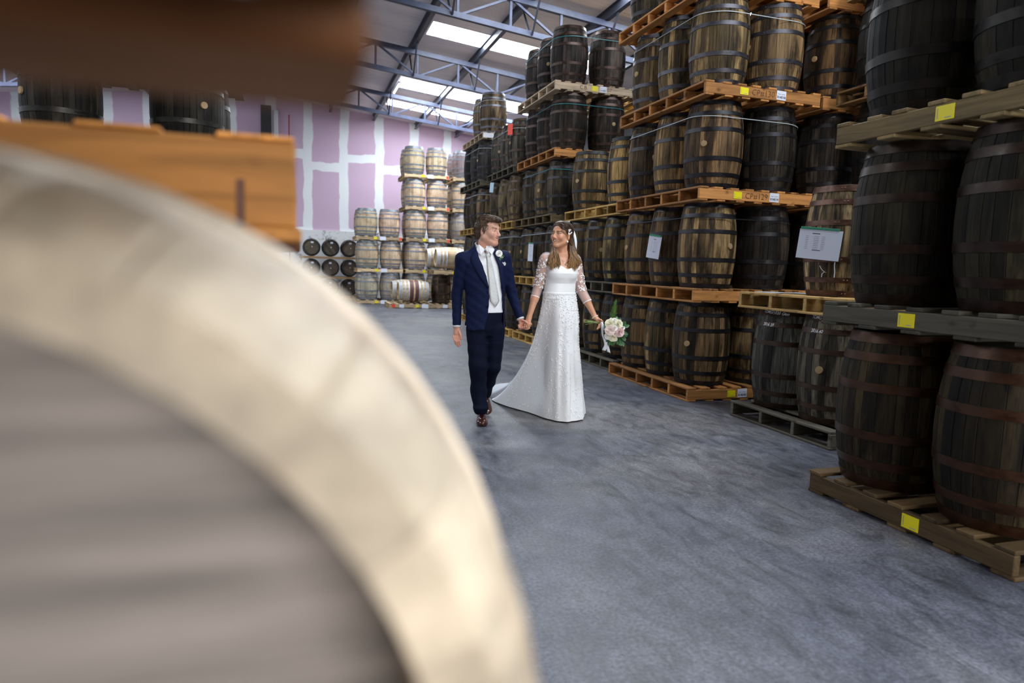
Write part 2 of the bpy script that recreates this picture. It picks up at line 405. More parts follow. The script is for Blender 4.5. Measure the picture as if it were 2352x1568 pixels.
# ------------------------------------------------------------------ barrels
class Cask:
    """shared meshes for one barrel type: staves, hoops, heads"""
    def __init__(s, h, rb, rh, ns, joined, hoops, stave='oak_stave', hoop='hoop_iron', seed=1, hw=.042, seg=9, ct=.022, cd=.045, chf=0.0):
        s.h, s.rb, s.rh = h, rb, rh; rr = random.Random(seed)
        s.joined = joined
        def prof(z):
            e = max(0.0, 1 - min(z, h - z) / .05) if chf else 0.0      # rounded stave ends
            return rh + (rb - rh) * (1 - abs((2 * z / h - 1)) ** 2.1) - chf * e * e
        s.prof = prof
        ws = [rr.uniform(.6, 1.4) for _ in range(ns)]; tot = sum(ws); a = 0; ang = []
        for x in ws: ang.append((a / tot * 2 * math.pi, (a + x) / tot * 2 * math.pi)); a += x
        zs = [h * i / (seg - 1) for i in range(seg)]
        if chf: zs = [0, .008, .018, .03, .05] + [.05 + (h - .1) * i / 8 for i in range(1, 8)] + [h - .05, h - .03, h - .018, h - .008, h]; seg = len(zs)
        s.staves = []; V, F = [], []
        for a0, a1 in ang:
            e = .0035
            vs, fs = [], []
            for z in zs:
                r = prof(z); da = .0035 / r
                for aa, rr_ in ((a0, r - e), (a0 + da, r), ((a0 + a1) / 2, r + .0006), (a1 - da, r), (a1, r - e)):
                    vs.append((rr_ * math.cos(aa), rr_ * math.sin(aa), z))
            nv = 5
            for i in range(seg - 1):
                for j in range(nv - 1):
                    q = i * nv + j; fs.append((q, q + 1, q + nv + 1, q + nv))
            # chime: stave end turns inward
            for zi, flip in ((0, True), (seg - 1, False)):
                b0 = len(vs); z = zs[zi]
                for aa in (a0, (a0 + a1) / 2, a1): vs.append(((prof(z) - ct) * math.cos(aa), (prof(z) - ct) * math.sin(aa), z))
                z2 = z + (cd if flip else -cd)
                for aa in (a0, (a0 + a1) / 2, a1): vs.append(((prof(z) - ct - .004) * math.cos(aa), (prof(z) - ct - .004) * math.sin(aa), z2))
                k0 = zi * nv
                q = [(k0, k0 + 1, k0 + 2, b0 + 1, b0), (k0 + 2, k0 + 3, k0 + 4, b0 + 2, b0 + 1), (b0, b0 + 1, b0 + 4, b0 + 3), (b0 + 1, b0 + 2, b0 + 5, b0 + 4)]
                fs += [t[::-1] if flip else t for t in q]
            if joined:
                o = len(V); V += vs; F += [tuple(i + o for i in t) for t in fs]
            else: s.staves.append(mesh('stave', vs, fs, stave, False))
        if joined: s.staves.append(mesh('stave_body', V, F, stave, False))
        s.hoops = []
        for zc in hoops:
            n = 56; hv = []
            wd = hw * (1.15 if zc < .08 or zc > h - .08 else 1)
            z0, z1 = zc - wd / 2, zc + wd / 2
            ringp = [(prof(max(0, z0)) - .003, z0), (prof(max(0, z0)) + .004, z0), (prof(max(0, z0)) + .004, z0), (prof(min(h, z1)) + .004, z1), (prof(min(h, z1)) + .004, z1), (prof(min(h, z1)) - .003, z1)]
            for i in range(n):
                a = 2 * math.pi * i / n
                for r, z in ringp: hv.append((r * math.cos(a), r * math.sin(a), z))
            hf = []
            for i in range(n):
                for j in (0, 2, 4):
                    p = i * 6 + j; q = ((i + 1) % n) * 6 + j; hf.append((p, q, q + 1, p + 1))
            # two rivets
            a0 = rr.uniform(3.3, 3.9)
            for da in (0, .09):
                a = a0 + da; r = prof(zc) + .003; c = Vector((r * math.cos(a), r * math.sin(a), zc)); nn = Vector((math.cos(a), math.sin(a), 0)); tt = Vector((-math.sin(a), math.cos(a), 0))
                b0 = len(hv)
                for kk in range(6): hv.append(c + tt * .008 * math.cos(kk * math.pi / 3) + Vector((0, 0, .008 * math.sin(kk * math.pi / 3))))
                hv.append(c + nn * .006)
                hf += [(b0 + kk, b0 + (kk + 1) % 6, b0 + 6) for kk in range(6)]
            hm = mesh('hoop', hv, hf, hoop, False); hm.polygons.foreach_set('use_smooth', [i < 3 * n for i in range(len(hm.polygons))]); s.hoops.append(hm)
        # head of five boards, recessed
        s.heads = []
        for zi, z in ((0, cd), (1, h - cd)):
            r = prof(0) - ct - .002; vs, fs = [], []
            cuts = [-r, -r * .62, -r * .22, r * .2, r * .58, r]
            for j in range(5):
                y0, y1 = cuts[j] + .0002, cuts[j + 1] - .0002
                pts = []
                n = 8
                for i in range(n + 1):
                    y = y0 + (y1 - y0) * i / n; pts.append((math.sqrt(max(0, r * r - y * y)), y))
                for i in range(n, -1, -1):
                    y = y0 + (y1 - y0) * i / n; pts.append((-math.sqrt(max(0, r * r - y * y)), y))
                b0 = len(vs); vs += [(x, y, z) for x, y in pts]; t = tuple(range(b0, len(vs))); fs.append(t if zi else t[::-1])
            s.heads.append(mesh('head', vs, fs, 'barrel_head', False))
        n = 12; vs = [(0, 0, .012)] + [(.03 * math.cos(2 * math.pi * i / n), .03 * math.sin(2 * math.pi * i / n), .010) for i in range(n)] + [(.032 * math.cos(2 * math.pi * i / n), .032 * math.sin(2 * math.pi * i / n), -.006) for i in range(n)]
        fs = [(0, 1 + i, 1 + (i + 1) % n) for i in range(n)] + [(1 + i, n + 1 + i, n + 1 + (i + 1) % n, 1 + (i + 1) % n) for i in range(n)]
        s.bung = mesh('bung', vs, fs, 'bung_wood', False)
    def place(s, loc, rz, col, hcol, label, group, bung=True, rot=None, name='barrel', headcol=None, cat='barrel'):
        t = empty(name, loc, rz, label, cat, group)
        if rot is not None: t.rotation_euler = rot
        for me in s.staves: link('stave' if not s.joined else 'staves', me, t, color=col)
        for i, me in enumerate(s.hoops): link('hoop', me, t, color=hcol)
        for me in s.heads: link('head', me, t, color=headcol or col)
        if bung:
            link('bung', s.bung, t, loc=((s.prof(s.h * .5) + .002), 0, s.h * .5), rot=(0, math.pi / 2, 0))
        return t
H6 = [.0265, .135, .30, .594, .76, .8675]
NEARC = [Cask(.894, .307, .256, 26, False, H6, seed=i) for i in range(3)]
MIDC = [Cask(.894, .307, .256, 26, True, H6, seed=i + 10, seg=8) for i in range(2)]
FARC = Cask(.904, .358, .292, 24, True, [.03, .07, .16, .30, .60, .74, .83, .87], stave='oak_pale', hoop='hoop_zinc', seed=30, seg=7, hw=.046)
LIEC = Cask(.93, .335, .272, 24, True, [.03, .085, .19, .30, .63, .74, .845, .9], stave='oak_pale', hoop='hoop_zinc', seed=31, seg=7, hw=.042)
DARKC = Cask(.894, .307, .262, 24, True, H6, seed=32, seg=7)
BIGC = [Cask(.9, .329, .268, 26, False, [.032, .14, .31, .59, .76, .868], seed=i + 40, hw=.05) for i in range(2)]

ORD = ['lowest tier', 'second tier', 'third tier', 'fourth tier', 'fifth tier', 'sixth tier']
def vary(c, k=.25):
    s = 1 + R.uniform(-k, k); return tuple(max(0.004, x * s * (1 + R.uniform(-.04, .04))) for x in c)
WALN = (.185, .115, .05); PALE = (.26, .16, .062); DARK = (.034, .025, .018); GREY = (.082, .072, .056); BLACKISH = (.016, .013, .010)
IRON = (.026, .025, .029); RUST = (.075, .04, .026); BROWNH = (.055, .034, .026)
PAL_T = (.47, .21, .062); PAL_Y = (.50, .31, .095); PAL_D = (.10, .085, .06); PAL_P = (.55, .43, .30)
POS = {0: 'aisle-side near', 1: 'aisle-side middle', 2: 'aisle-side far', 3: 'inner near', 4: 'inner middle', 5: 'inner far'}

def stack(desc, x0, x1, y0, y1, tiers, xs, ys, casks, pcol, grp, nstr=6):
    """tiers: list of dict(col, hcol, pos, pcol, plabel)"""
    out = []
    for ti, T in enumerate(tiers):
        z = ti * 1.04 + T.get('dz', 0)
        dx, dy = T.get('shift', (R.uniform(-.02, .02), R.uniform(-.02, .02)))
        if T.get('pallet', True):
            p = pallet((x0 + x1) / 2 + dx, (y0 + y1) / 2 + dy, z, x1 - x0, y1 - y0, 'X', T.get('pcol', pcol),
                       T.get('plabel', '%s pallet under the %s of %s' % (T.get('pword', 'pine'), ORD[ti], desc)), nstr=nstr, group=grp + ' pallets')
        else: p = None
        bs = {}
        for k in T.get('pos', (0, 1, 2, 3)):
            X = xs[0] if k < 3 else xs[1]; Y = ys[k % 3]
            X += dx + R.uniform(-.004, .004); Y += dy + R.uniform(-.001, .001)
            if 'move' in T and k in T['move']: X += T['move'][k][0]; Y += T['move'][k][1]
            ck = R.choice(casks)
            col = T.get('cols', {}).get(k) or vary(T['col']); hc = vary(T.get('hcol', IRON))
            lab = T.get('labels', {}).get(k) or '%s barrel, %s, %s of %s' % (T.get('word', 'brown'), POS[k], ORD[ti], desc)
            rz = T.get('rz', {}).get(k, R.uniform(0, 6.28))
            bs[k] = ck.place((X, Y, z + PH), rz, col, hc, lab, grp, bung=T.get('bung', True))
        if T.get('strap'):
            strap(xs, ys, dx, dy, z + PH, T['strap'], T.get('strap_h', .72), '%s strap around the %s of %s' % (T['strap'], ORD[ti], desc), T.get('strap_n', 3))
        out.append((p, bs))
    return out
def strap(xs, ys, dx, dy, z, colr, hh, label, n=3, r=.302):
    pts = []
    for X in xs:
        for Y in ys[:n]:
            for i in range(36):
                a = i * math.pi / 18; pts.append((X + dx + r * math.cos(a), Y + dy + r * math.sin(a)))
    pts = sorted(set(pts))
    def half(ps):
        h = []
        for p in ps:
            while len(h) > 1 and (h[-1][0] - h[-2][0]) * (p[1] - h[-2][1]) - (h[-1][1] - h[-2][1]) * (p[0] - h[-2][0]) <= 0: h.pop()
            h.append(p)
        return h[:-1]
    hull = half(pts) + half(pts[::-1])
    cx = sum(p[0] for p in hull) / len(hull); cy = sum(p[1] for p in hull) / len(hull)
    N = len(hull); V, F = [], []
    for i, (x, y) in enumerate(hull):
        zz = hh + .02 * math.sin(6.28 * i / N + z)
        d = math.hypot(x - cx, y - cy); ox, oy = (x - cx) / d * .004, (y - cy) / d * .004
        V += [(x - cx, y - cy, zz - .0035), (x - cx + ox, y - cy + oy, zz - .0035), (x - cx + ox, y - cy + oy, zz + .0035), (x - cx, y - cy, zz + .0035)]
    for i in range(N):
        for j in range(4):
            a = i * 4 + j; b = i * 4 + (j + 1) % 4; c2 = ((i + 1) % N) * 4 + (j + 1) % 4; d2 = ((i + 1) % N) * 4 + j
            F.append((a, d2, c2, b))
    o = link('strap', mesh('strap', V, F, 'strap_' + colr), loc=(cx, cy, z)); tag(o, label, 'strap', 'packing straps'); return o

YS1 = [6.50, 7.14, 7.78]; XS1 = [4.25, 4.93]
d1 = 'the stack marked CP'
S1 = stack(d1, 3.9, 5.3, 6.15, 8.06, [
    dict(col=WALN, plabel='orange pine pallet on the floor labelled 014545', strap=None, shift=(0, 0)),
    dict(col=WALN, plabel='orange pine pallet with six open slots behind the bouquet', strap='black', shift=(0, 0), cols={3: DARK}),
    dict(col=WALN, plabel='orange pine pallet handwritten CP#129, next one below CP#130', strap='white', shift=(0, 0), cols={3: vary(DARK)}),
    dict(col=(.215, .14, .064), plabel='orange pine pallet handwritten CP#130 with white number label 014518', shift=(0, .0), strap='white', hcol=(.06, .058, .07)),
    dict(col=(.10, .075, .045), plabel='pine pallet topmost in view on the stack marked CP', shift=(-.02, .1), pos=(0, 1, 2, 3)),
], XS1, YS1, NEARC, PAL_T, 'barrels in the stack marked CP')
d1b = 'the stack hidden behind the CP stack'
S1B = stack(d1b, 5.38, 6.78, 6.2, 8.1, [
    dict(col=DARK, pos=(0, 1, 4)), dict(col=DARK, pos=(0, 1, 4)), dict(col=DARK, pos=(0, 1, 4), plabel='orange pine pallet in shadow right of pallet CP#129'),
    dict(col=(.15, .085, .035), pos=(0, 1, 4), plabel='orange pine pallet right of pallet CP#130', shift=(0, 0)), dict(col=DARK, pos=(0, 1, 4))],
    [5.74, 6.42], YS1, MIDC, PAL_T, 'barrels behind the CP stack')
d2 = 'the three-tier stack behind the bride'
YS2 = [8.62, 9.255, 9.89]
S2 = stack(d2, 4.02, 5.42, 8.17, 10.12, [
    dict(col=(.115, .078, .036), pcol=PAL_D, pword='dark weathered'),
    dict(col=(.16, .105, .042), pcol=PAL_D, pword='dark weathered'),
    dict(col=PALE, pos=(0, 2), pcol=PAL_Y, hcol=(.03, .03, .032), shift=(0, 0), labels={0: 'pale oak barrel with black hoops on the third tier behind the bride', 2: 'brown oak barrel with round bung on the third tier behind the bride'}, cols={0: (.28, .175, .066), 2: (.17, .11, .045)}, rz={2: 3.5}),
], [4.36, 5.02], YS2, MIDC, PAL_Y, 'barrels in the three-tier stack')
d3 = 'the tall dark stack with teal straps'
YS3 = [10.78, 11.42, 12.06]
S3 = stack(d3, 3.93, 5.33, 10.45, 12.4, [
    dict(col=(.075, .055, .03), pcol=PAL_Y), dict(col=(.085, .06, .03), pcol=PAL_Y, strap='white'), dict(col=(.085, .064, .036), pcol=(.14, .10, .05), strap='teal', cols={1: (.14, .1, .05)}),
    dict(col=DARK, pcol=PAL_T, hcol=BROWNH, strap='teal'), dict(col=(.04, .03, .026), hcol=BROWNH, pcol=PAL_P, strap='teal', plabel='pale pine pallet stencilled C.B. 07 under the highest dark barrels', word='blackened')],
    [4.28, 4.95], YS3, MIDC, PAL_Y, 'barrels in the tall dark stack')
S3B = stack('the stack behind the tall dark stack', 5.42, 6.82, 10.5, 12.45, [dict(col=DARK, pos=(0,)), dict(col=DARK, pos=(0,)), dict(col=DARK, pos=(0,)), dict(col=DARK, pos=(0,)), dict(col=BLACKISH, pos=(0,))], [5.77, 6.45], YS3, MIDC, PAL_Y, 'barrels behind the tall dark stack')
d4 = 'the four-tier stack with the red tag'
YS4 = [12.87, 13.51, 14.15]
S4 = stack(d4, 3.93, 5.33, 12.55, 14.45, [
    dict(col=(.07, .055, .035), pcol=PAL_Y), dict(col=(.08, .06, .035), pcol=PAL_Y, strap='white'), dict(col=(.17, .12, .06), pcol=PAL_Y, hcol=BROWNH), dict(col=(.085, .075, .06), pcol=PAL_D, hcol=BROWNH, strap='white')],
    [4.25, 4.92], YS4, MIDC, PAL_Y, 'barrels in the four-tier stack')
d5 = 'the farthest stack along the right row'
YS5 = [15.33, 15.97, 16.61]
S5 = stack(d5, 3.93, 5.33, 15.0, 16.95, [
    dict(col=(.06, .05, .035), pcol=PAL_Y), dict(col=(.075, .06, .04), pcol=PAL_Y), dict(col=(.16, .11, .055), pcol=PAL_Y, strap='white'), dict(col=(.05, .045, .04), pcol=PAL_D, strap='white'),
    dict(col=(.24, .16, .10), hcol=(.12, .12, .14), pos=(0, 1), pcol=PAL_P, strap='white', strap_n=2, plabel='pale pallet with white end under the topmost far barrels', word='light brown')],
    [4.25, 4.92], YS5, MIDC, PAL_Y, 'barrels in the farthest right stack')

# mid stack: two tiers, weathered grey barrels
GM = 'barrels in the low weathered stack'
pallet(4.66, 4.86, 0, 1.38, 1.3, 'X', (.12, .105, .08), 'dark weathered pallet on the floor under the chalk-marked barrels', nstr=4, ntop=7, nbot=5)
MB1 = NEARC[0].place((4.34, 5.22, PH), 3.3, (.10, .098, .08), (.045, .026, .018), 'grey weathered barrel chalk-marked 2016 39', GM, bung=False)
MB2 = NEARC[1].place((4.33, 4.60, PH), 3.55, (.125, .108, .075), (.05, .028, .018), 'grey weathered barrel chalk-marked 2016 40 with pale bung', GM)
NEARC[2].place((5.0, 5.22, PH), 1.0, DARK, RUST, 'dark barrel at the back of the low weathered stack', GM)
NEARC[2].place((5.0, 4.57, PH), 2.0, DARK, RUST, 'dark barrel behind the barrel chalk-marked 2016 40', GM)
pallet(4.66, 4.83, 1.04, 1.38, 1.32, 'X', (.40, .25, .09), 'broken yellow pine pallet above the chalk-marked barrels', nstr=4, ntop=7, nbot=5)
MB3 = NEARC[2].place((4.36, 4.66, 1.04 + PH), .4, (.24, .17, .085), (.10, .05, .034), 'brown barrel with rusty hoops behind the large hanging paper', GM, bung=False)
# near right stack
GN = 'barrels in the dark stack nearest the camera'
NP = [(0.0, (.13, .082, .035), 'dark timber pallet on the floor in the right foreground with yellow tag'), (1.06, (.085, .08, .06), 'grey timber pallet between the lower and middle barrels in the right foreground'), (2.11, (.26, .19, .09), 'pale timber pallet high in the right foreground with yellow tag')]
NPOS = [('far aisle-side', 3.43, 3.14), ('near aisle-side', 3.43, 2.455), ('far inner', 4.12, 3.14), ('near inner', 4.12, 2.455)]
NT_ = ['lower', 'middle', 'upper']
NPAL = []
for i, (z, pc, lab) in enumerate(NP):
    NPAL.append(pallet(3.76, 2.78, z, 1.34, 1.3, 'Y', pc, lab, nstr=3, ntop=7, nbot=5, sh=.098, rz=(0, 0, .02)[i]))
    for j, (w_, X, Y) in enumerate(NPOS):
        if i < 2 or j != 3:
            BIGC[(i + j) % 2].place((X + R.uniform(-.01, .01), Y, z + .14), R.uniform(0, 6), ((.024, .017, .0075), (.019, .016, .008), (.012, .010, .005))[i], [(.042, .017, .007), (.02, .010, .006), (.010, .008, .006)][i],  # weathered wood, toned darker to stand in for corner falloff
                             'weathered barrel darkened for corner shade, %s, %s level, right foreground stack' % (w_, NT_[i]), GN, bung=False)
# second row behind the low and right foreground stacks, shade put into near-black colours
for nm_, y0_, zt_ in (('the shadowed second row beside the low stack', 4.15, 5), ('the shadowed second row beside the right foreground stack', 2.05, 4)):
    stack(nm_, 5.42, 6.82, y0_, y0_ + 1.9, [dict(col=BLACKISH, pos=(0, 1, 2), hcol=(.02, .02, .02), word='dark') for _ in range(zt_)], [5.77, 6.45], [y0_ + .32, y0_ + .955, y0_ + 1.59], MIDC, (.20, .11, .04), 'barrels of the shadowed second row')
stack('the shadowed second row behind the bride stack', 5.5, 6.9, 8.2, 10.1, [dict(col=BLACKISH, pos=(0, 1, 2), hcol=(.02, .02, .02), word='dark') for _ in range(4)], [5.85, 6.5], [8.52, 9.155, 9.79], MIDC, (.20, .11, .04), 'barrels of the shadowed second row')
# left row dark stack
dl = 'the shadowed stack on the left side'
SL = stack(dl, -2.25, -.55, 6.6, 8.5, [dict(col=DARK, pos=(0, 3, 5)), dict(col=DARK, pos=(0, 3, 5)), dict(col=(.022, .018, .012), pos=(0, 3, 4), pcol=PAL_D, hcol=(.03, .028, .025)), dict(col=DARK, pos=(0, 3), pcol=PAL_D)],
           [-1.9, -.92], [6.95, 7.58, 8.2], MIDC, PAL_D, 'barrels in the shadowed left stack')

# far group of pale wine barrels
GF = 'pale wine barrels by the end wall'
CREAM = (.60, .46, .31); ZINC = (.25, .27, .31)
PAL_F = (.62, .46, .28)
def far_stack(desc, x0, y0, tiers, wd=1.48):
    for ti, T in enumerate(tiers):
        z = ti * 1.04
        ox = T.get('ox', 0)
        pallet(x0 + wd / 2 + ox, y0 + .74, z, wd, 1.48, 'X', T.get('pcol', PAL_F), 'pale pallet under the %s of %s' % (ORD[ti], desc), nstr=4, ntop=6, nbot=4, group='pallets by the end wall', sh=.09)
        for k, nm in ((0, 'left front'), (1, 'right front'), (2, 'left back')):
            if k in T.get('skip', ()): continue
            X = x0 + ox + (.368 if k != 1 else wd - .368); Y = y0 + (.365 if k < 2 else 1.10)
            FARC.place((X, Y, z + .132), R.uniform(0, 6), vary(T.get('col', CREAM), .12), vary(ZINC, .08), '%s barrel, %s, %s of %s' % (T.get('word', 'pale'), nm, ORD[ti], desc), GF, bung=False)
f1 = 'the three-tier pale stack by the end wall'
far_stack(f1, 1.90, 22.8, [dict(col=(.40, .34, .26)), dict(), dict(ox=-.05)])
f2 = 'the five-tier pale stack by the end wall'
far_stack(f2, 3.46, 22.75, [dict(), dict(), dict(), dict(ox=-.04), dict(ox=-.08)])
f3 = 'the five-tier stack at the far right corner'
far_stack(f3, 5.04, 22.9, [dict(), dict(), dict(col=(.36, .30, .25)), dict(), dict(col=(.24, .17, .18), word='purple stained')])
# lying barrels in front of them
pallet(3.66, 21.4, 0, 1.95, 1.15, 'X', PAL_F, 'long pale pallet on the floor under the wine-stained lying barrel', nstr=4, ntop=10, nbot=6, group='pallets by the end wall')
LR = (0, math.pi / 2, 0)
a = LIEC.place((2.98, 21.10, PH + .375), 0, (.55, .43, .26), (.52, .54, .58), 'lying barrel with two dark red bands on the floor pallet', GF, rot=(0, math.pi / 2, 0), bung=False)
b = LIEC.place((2.88, 21.80, PH + .375), 0, (.5, .4, .26), (.52, .54, .58), 'lying pale barrel behind the red-banded lying barrel', GF, rot=(0, math.pi / 2, 0), bung=False)
plain('wine_stain', (.13, .045, .04), .6)
for zc in (.385, .545):
    n = 36; V = []
    for i in range(n):
        t_ = 2 * math.pi * i / n
        for zz in (zc - .055, zc - .02, zc + .02, zc + .055): V.append(((LIEC.prof(zz) + .002) * math.cos(t_), (LIEC.prof(zz) + .002) * math.sin(t_), zz))
    F = []
    for i in range(n):
        for j in range(3):
            p = i * 4 + j; q = ((i + 1) % n) * 4 + j; F.append((p, q, q + 1, p + 1))
    link('stained_band', mesh('stained_band', V, F, 'wine_stain', True), a)['label'] = 'dark red painted band'
for sx_ in (.2, .7):
    for (bx, by, w_) in ((2.98, 21.10, 'red-banded'), (2.88, 21.80, 'pale')):
        o = link('cradle_block', box_mesh(.06, .3, .034, 'pallet_timber'), loc=(bx + sx_, by, PH + .0195), color=PAL_F); tag(o, 'timber chock under the %s lying barrel, %s end' % (w_, 'left' if sx_ < .4 else 'right'), 'chock', 'chocks')
gd = 'the dark pair beside the lying barrel'
pallet(4.78, 21.35, .9 + PH, 1.5, 1.15, 'X', PAL_F, 'pale pallet raised on dark barrels under the cream lying barrel', nstr=4, ntop=7, nbot=5, group='pallets by the end wall')
DARKC.place((4.36, 21.3, PH), 1.0, (.075, .05, .03), BROWNH, 'dark brown upright barrel right of the red-banded lying barrel', GF, bung=False)
DARKC.place((5.02, 21.1, PH), 2.0, (.28, .17, .05), BROWNH, 'yellowish upright barrel partly hidden by the groom', GF, bung=False)
LIEC.place((4.12, 21.05, .9 + 2 * PH + .375), 0, (.6, .45, .27), (.62, .64, .68), 'cream lying barrel on the raised pallet left of the groom', GF, rot=LR, bung=False)
LIEC.place((3.96, 21.75, .9 + 2 * PH + .375), 0, (.55, .42, .26), (.62, .64, .68), 'lying barrel behind the cream lying barrel', GF, rot=LR, bung=False)
for i in range(2):
    o = link('cradle_block', box_mesh(.06, .3, .034, 'pallet_timber'), loc=(4.3 + .55 * i, 21.05, .9 + 2 * PH + .0195), color=PAL_F); tag(o, 'timber chock under the cream lying barrel, %s end' % ('left' if i == 0 else 'right'), 'chock', 'chocks')
pallet(5.01, 21.35, 0, .72, 1.15, 'X', PAL_F, 'pale pallet under the dark upright barrels near the groom', nstr=4, ntop=7, nbot=5, group='pallets by the end wall')
# rack of dark barrel heads
rack = empty('barrel_rack', (1.17, 25.35, 0), label='timber rack rails holding nine dark barrels by the end wall', cat='rack')
for i, zc in enumerate((.078, .785, 1.483)):
    for yy in (-.40, .40):
        link('rail', box_mesh(2.15, .06, .07 if i else .15, 'pallet_timber'), rack, loc=(.02, yy, zc), color=(.42, .26, .13))
rw = ['bottom row', 'middle row', 'top row']; cw = ['left', 'centre', 'right']
for i, zc in enumerate((.44, 1.13, 1.83)):
    for j, xc in enumerate((.52, 1.17, 1.82)):
        DARKC.place((xc, 25.8, zc), 0, vary((.05, .04, .03)), (.03, .028, .026), 'dark barrel lying head-on in the rack, %s %s' % (rw[i], cw[j]), 'racked dark barrels', bung=False, rot=(math.pi / 2, R.uniform(0, 6), 0), headcol=vary((.11, .085, .06), .4))
        o = link('head_label', box_mesh(.09, .004, .06, 'label_white', 0), loc=(xc + R.uniform(-.03, .03), 24.945, zc + .17)); tag(o, 'small white label on the %s %s racked barrel head' % (rw[i], cw[j]), 'label', 'labels on racked barrels')
        n = 10; V = [(0, -.03, 0)] + [(.022 * math.cos(2 * math.pi * q / n), 0, .022 * math.sin(2 * math.pi * q / n)) for q in range(n)]
        o = link('cork', mesh('cork', V, [(0, 1 + q, 1 + (q + 1) % n) for q in range(n)], 'bung_pale'), loc=(xc + R.uniform(-.02, .03), 24.95, zc + R.uniform(-.03, .02))); tag(o, 'pale cork in the %s %s racked barrel head' % (rw[i], cw[j]), 'cork', 'corks in racked barrels')

# ------------------------------------------------------------------ left foreground
NC = Cask(.68, .336, .304, 26, False, [.16, .21, .27, .41, .47, .52], stave='oak_pale', hoop='hoop_zinc', seed=77, hw=.035, ct=.030, cd=.085, chf=.022)
NC2 = Cask(.66, .312, .277, 24, True, [.03, .10, .21, .45, .56, .63], stave='oak_pale', hoop='hoop_zinc', seed=78, hw=.035)
o = NC.place((-.188, .268, 1.089), 0, (.66, .56, .42), (.50, .44, .36), 'pale cask lying with its head towards the camera, left foreground', 'left foreground casks', rot=(-math.pi / 2 - math.radians(4), 0, 0), bung=False, headcol=(.29, .26, .245), name='cask')
for c_ in o.children:
    if c_.name.startswith('hoop'): c_.data.materials[0] = MATS['hoop_zinc']
pallet(-.58, 1.62, 1.375, 1.16, 1.2, 'X', (.66, .29, .075), 'orange pine pallet end jutting in from the left above the cask', nstr=3, ntop=7, nbot=5, group='left foreground pallets', sh=.118, th=.006)
link('stain_mark', box_mesh(.011, .002, .062, 'marker_brown', 0), bpy.data.objects[[o.name for o in bpy.data.objects if o.get('label', '').startswith('orange pine pallet end')][0]], loc=(.508, -.6005, .052))
pallet(-.56, -.215, 1.424, 1.17, 1.16, 'Y', (.12, .045, .013), 'brown pallet darkened for shade, overhead at the top left corner', nstr=3, ntop=7, nbot=7, group='left foreground pallets', sh=.10)  # timber toned down to stand in for its unlit underside
NC2.place((-.75, 1.3, 1.060), 0, (.5, .4, .28), (.35, .33, .3), 'pale cask lying under the orange pallet end', 'left foreground casks', rot=(-math.pi / 2, 0, 0), bung=False, name='cask')
NC2.place((-.455, -.43, .731), .5, (.10, .075, .05), (.05, .045, .04), 'dark cask added to block light, standing under the overhead pallet', 'left foreground casks', bung=False, name='cask')  # unseen prop for the pallet, set here to shade the lying cask's head
for yy, s in ((.62, 'nearest'), (1.62, 'second'), (-.4, 'rearmost')):
    for q_, ow in enumerate(('lowest', 'second', 'third', 'fourth', 'topmost')):
        pallet(-.58, yy, (.141 if s == 'nearest' else .146) * q_, 1.16, .9, 'X', PAL_T, '%s pine pallet in the pile carrying the %s left foreground cask' % (ow, s), nstr=3, ntop=6, nbot=4, group='left foreground pallets', sh=.099 if s == 'nearest' else .104)

# unseen stack behind the camera, added to block door light from the left
stack('the added light-blocking stack behind the camera', -1.75, -.35, -3.2, -1.3, [dict(col=GREY, pos=(2, 5)), dict(col=GREY, pos=(2, 5)), dict(col=GREY, pos=(2, 5))], [-1.4, -.72], [-2.85, -2.22, -1.62], MIDC, PAL_T, 'barrels of the added light-blocking stack')
# ------------------------------------------------------------------ writing, tags, papers
def sticker(parent, name, w_, h_, mat, loc, rot, parts=()):
    o = link(name, box_mesh(w_, .003, h_, mat, 0), parent, loc=loc, rot=rot)
    for me, dx, dz in parts:
        p = link('lettering', me, o, loc=(dx, -.0022, dz), rot=(math.pi / 2, 0, 0))
    return o
_ln = {}
def line_mesh(w_, h_, mat):
    k = (w_, h_, mat)
    if k not in _ln: _ln[k] = mesh('print_line', [(-w_ / 2, -h_ / 2, 0), (w_ / 2, -h_ / 2, 0), (w_ / 2, h_ / 2, 0), (-w_ / 2, h_ / 2, 0)], [(0, 1, 2, 3)], mat)
    return _ln[k]
def yellow(parent, loc, rot, s=1.0):
    sticker(parent, 'yellow_tag', .098 * s, .07 * s, 'tag_yellow', loc, rot, [(line_mesh(.004 * s, .05 * s, 'print_grey'), -.038 * s, 0), (line_mesh(.034 * s, .004 * s, 'print_grey'), .018 * s, -.024 * s)])
def white(parent, num, loc, rot):
    sticker(parent, 'number_label', .115, .092, 'label_white', loc, rot, [(text_mesh(num, .034, 'print_ink', .0012), 0, -.02), (line_mesh(.035, .006, 'print_grey'), -.028, .012), (line_mesh(.045, .006, 'print_grey'), .022, .012)])
fy = -.955 - .0025
def marks(p, num, hand, x0=.0):
    yellow(p, (-.25 + x0, fy, .075), (0, 0.02, 0))
    white(p, num, (.20 + x0, fy, .075), (0, .03, 0))
    if hand:
        o = link('handwriting', text_mesh(hand, .085, 'marker_brown', -.0012), p, loc=(-.02 + x0, fy - .0005, .072), rot=(math.pi / 2, 0, 0)); o['label'] = 'handwritten brown marking'
marks(S1[3][0], '014518', 'CP#130'); marks(S1[2][0], '014519', 'CP#129')
p = S1[0][0]; yellow(p, (-.17, fy, .075), (0, 0, 0)); white(p, '014545', (-.035, fy, .078), (0, -.02, 0))
fy3 = -.975 - .0025
p = S3[4][0]
link('stencil', text_mesh('C.B.', .085, 'marker_brown', 0), p, loc=(-.21, fy3, .073), rot=(math.pi / 2, 0, 0)); link('stencil', text_mesh('07', .085, 'marker_brown', 0), p, loc=(.24, fy3, .073), rot=(math.pi / 2, 0, 0))
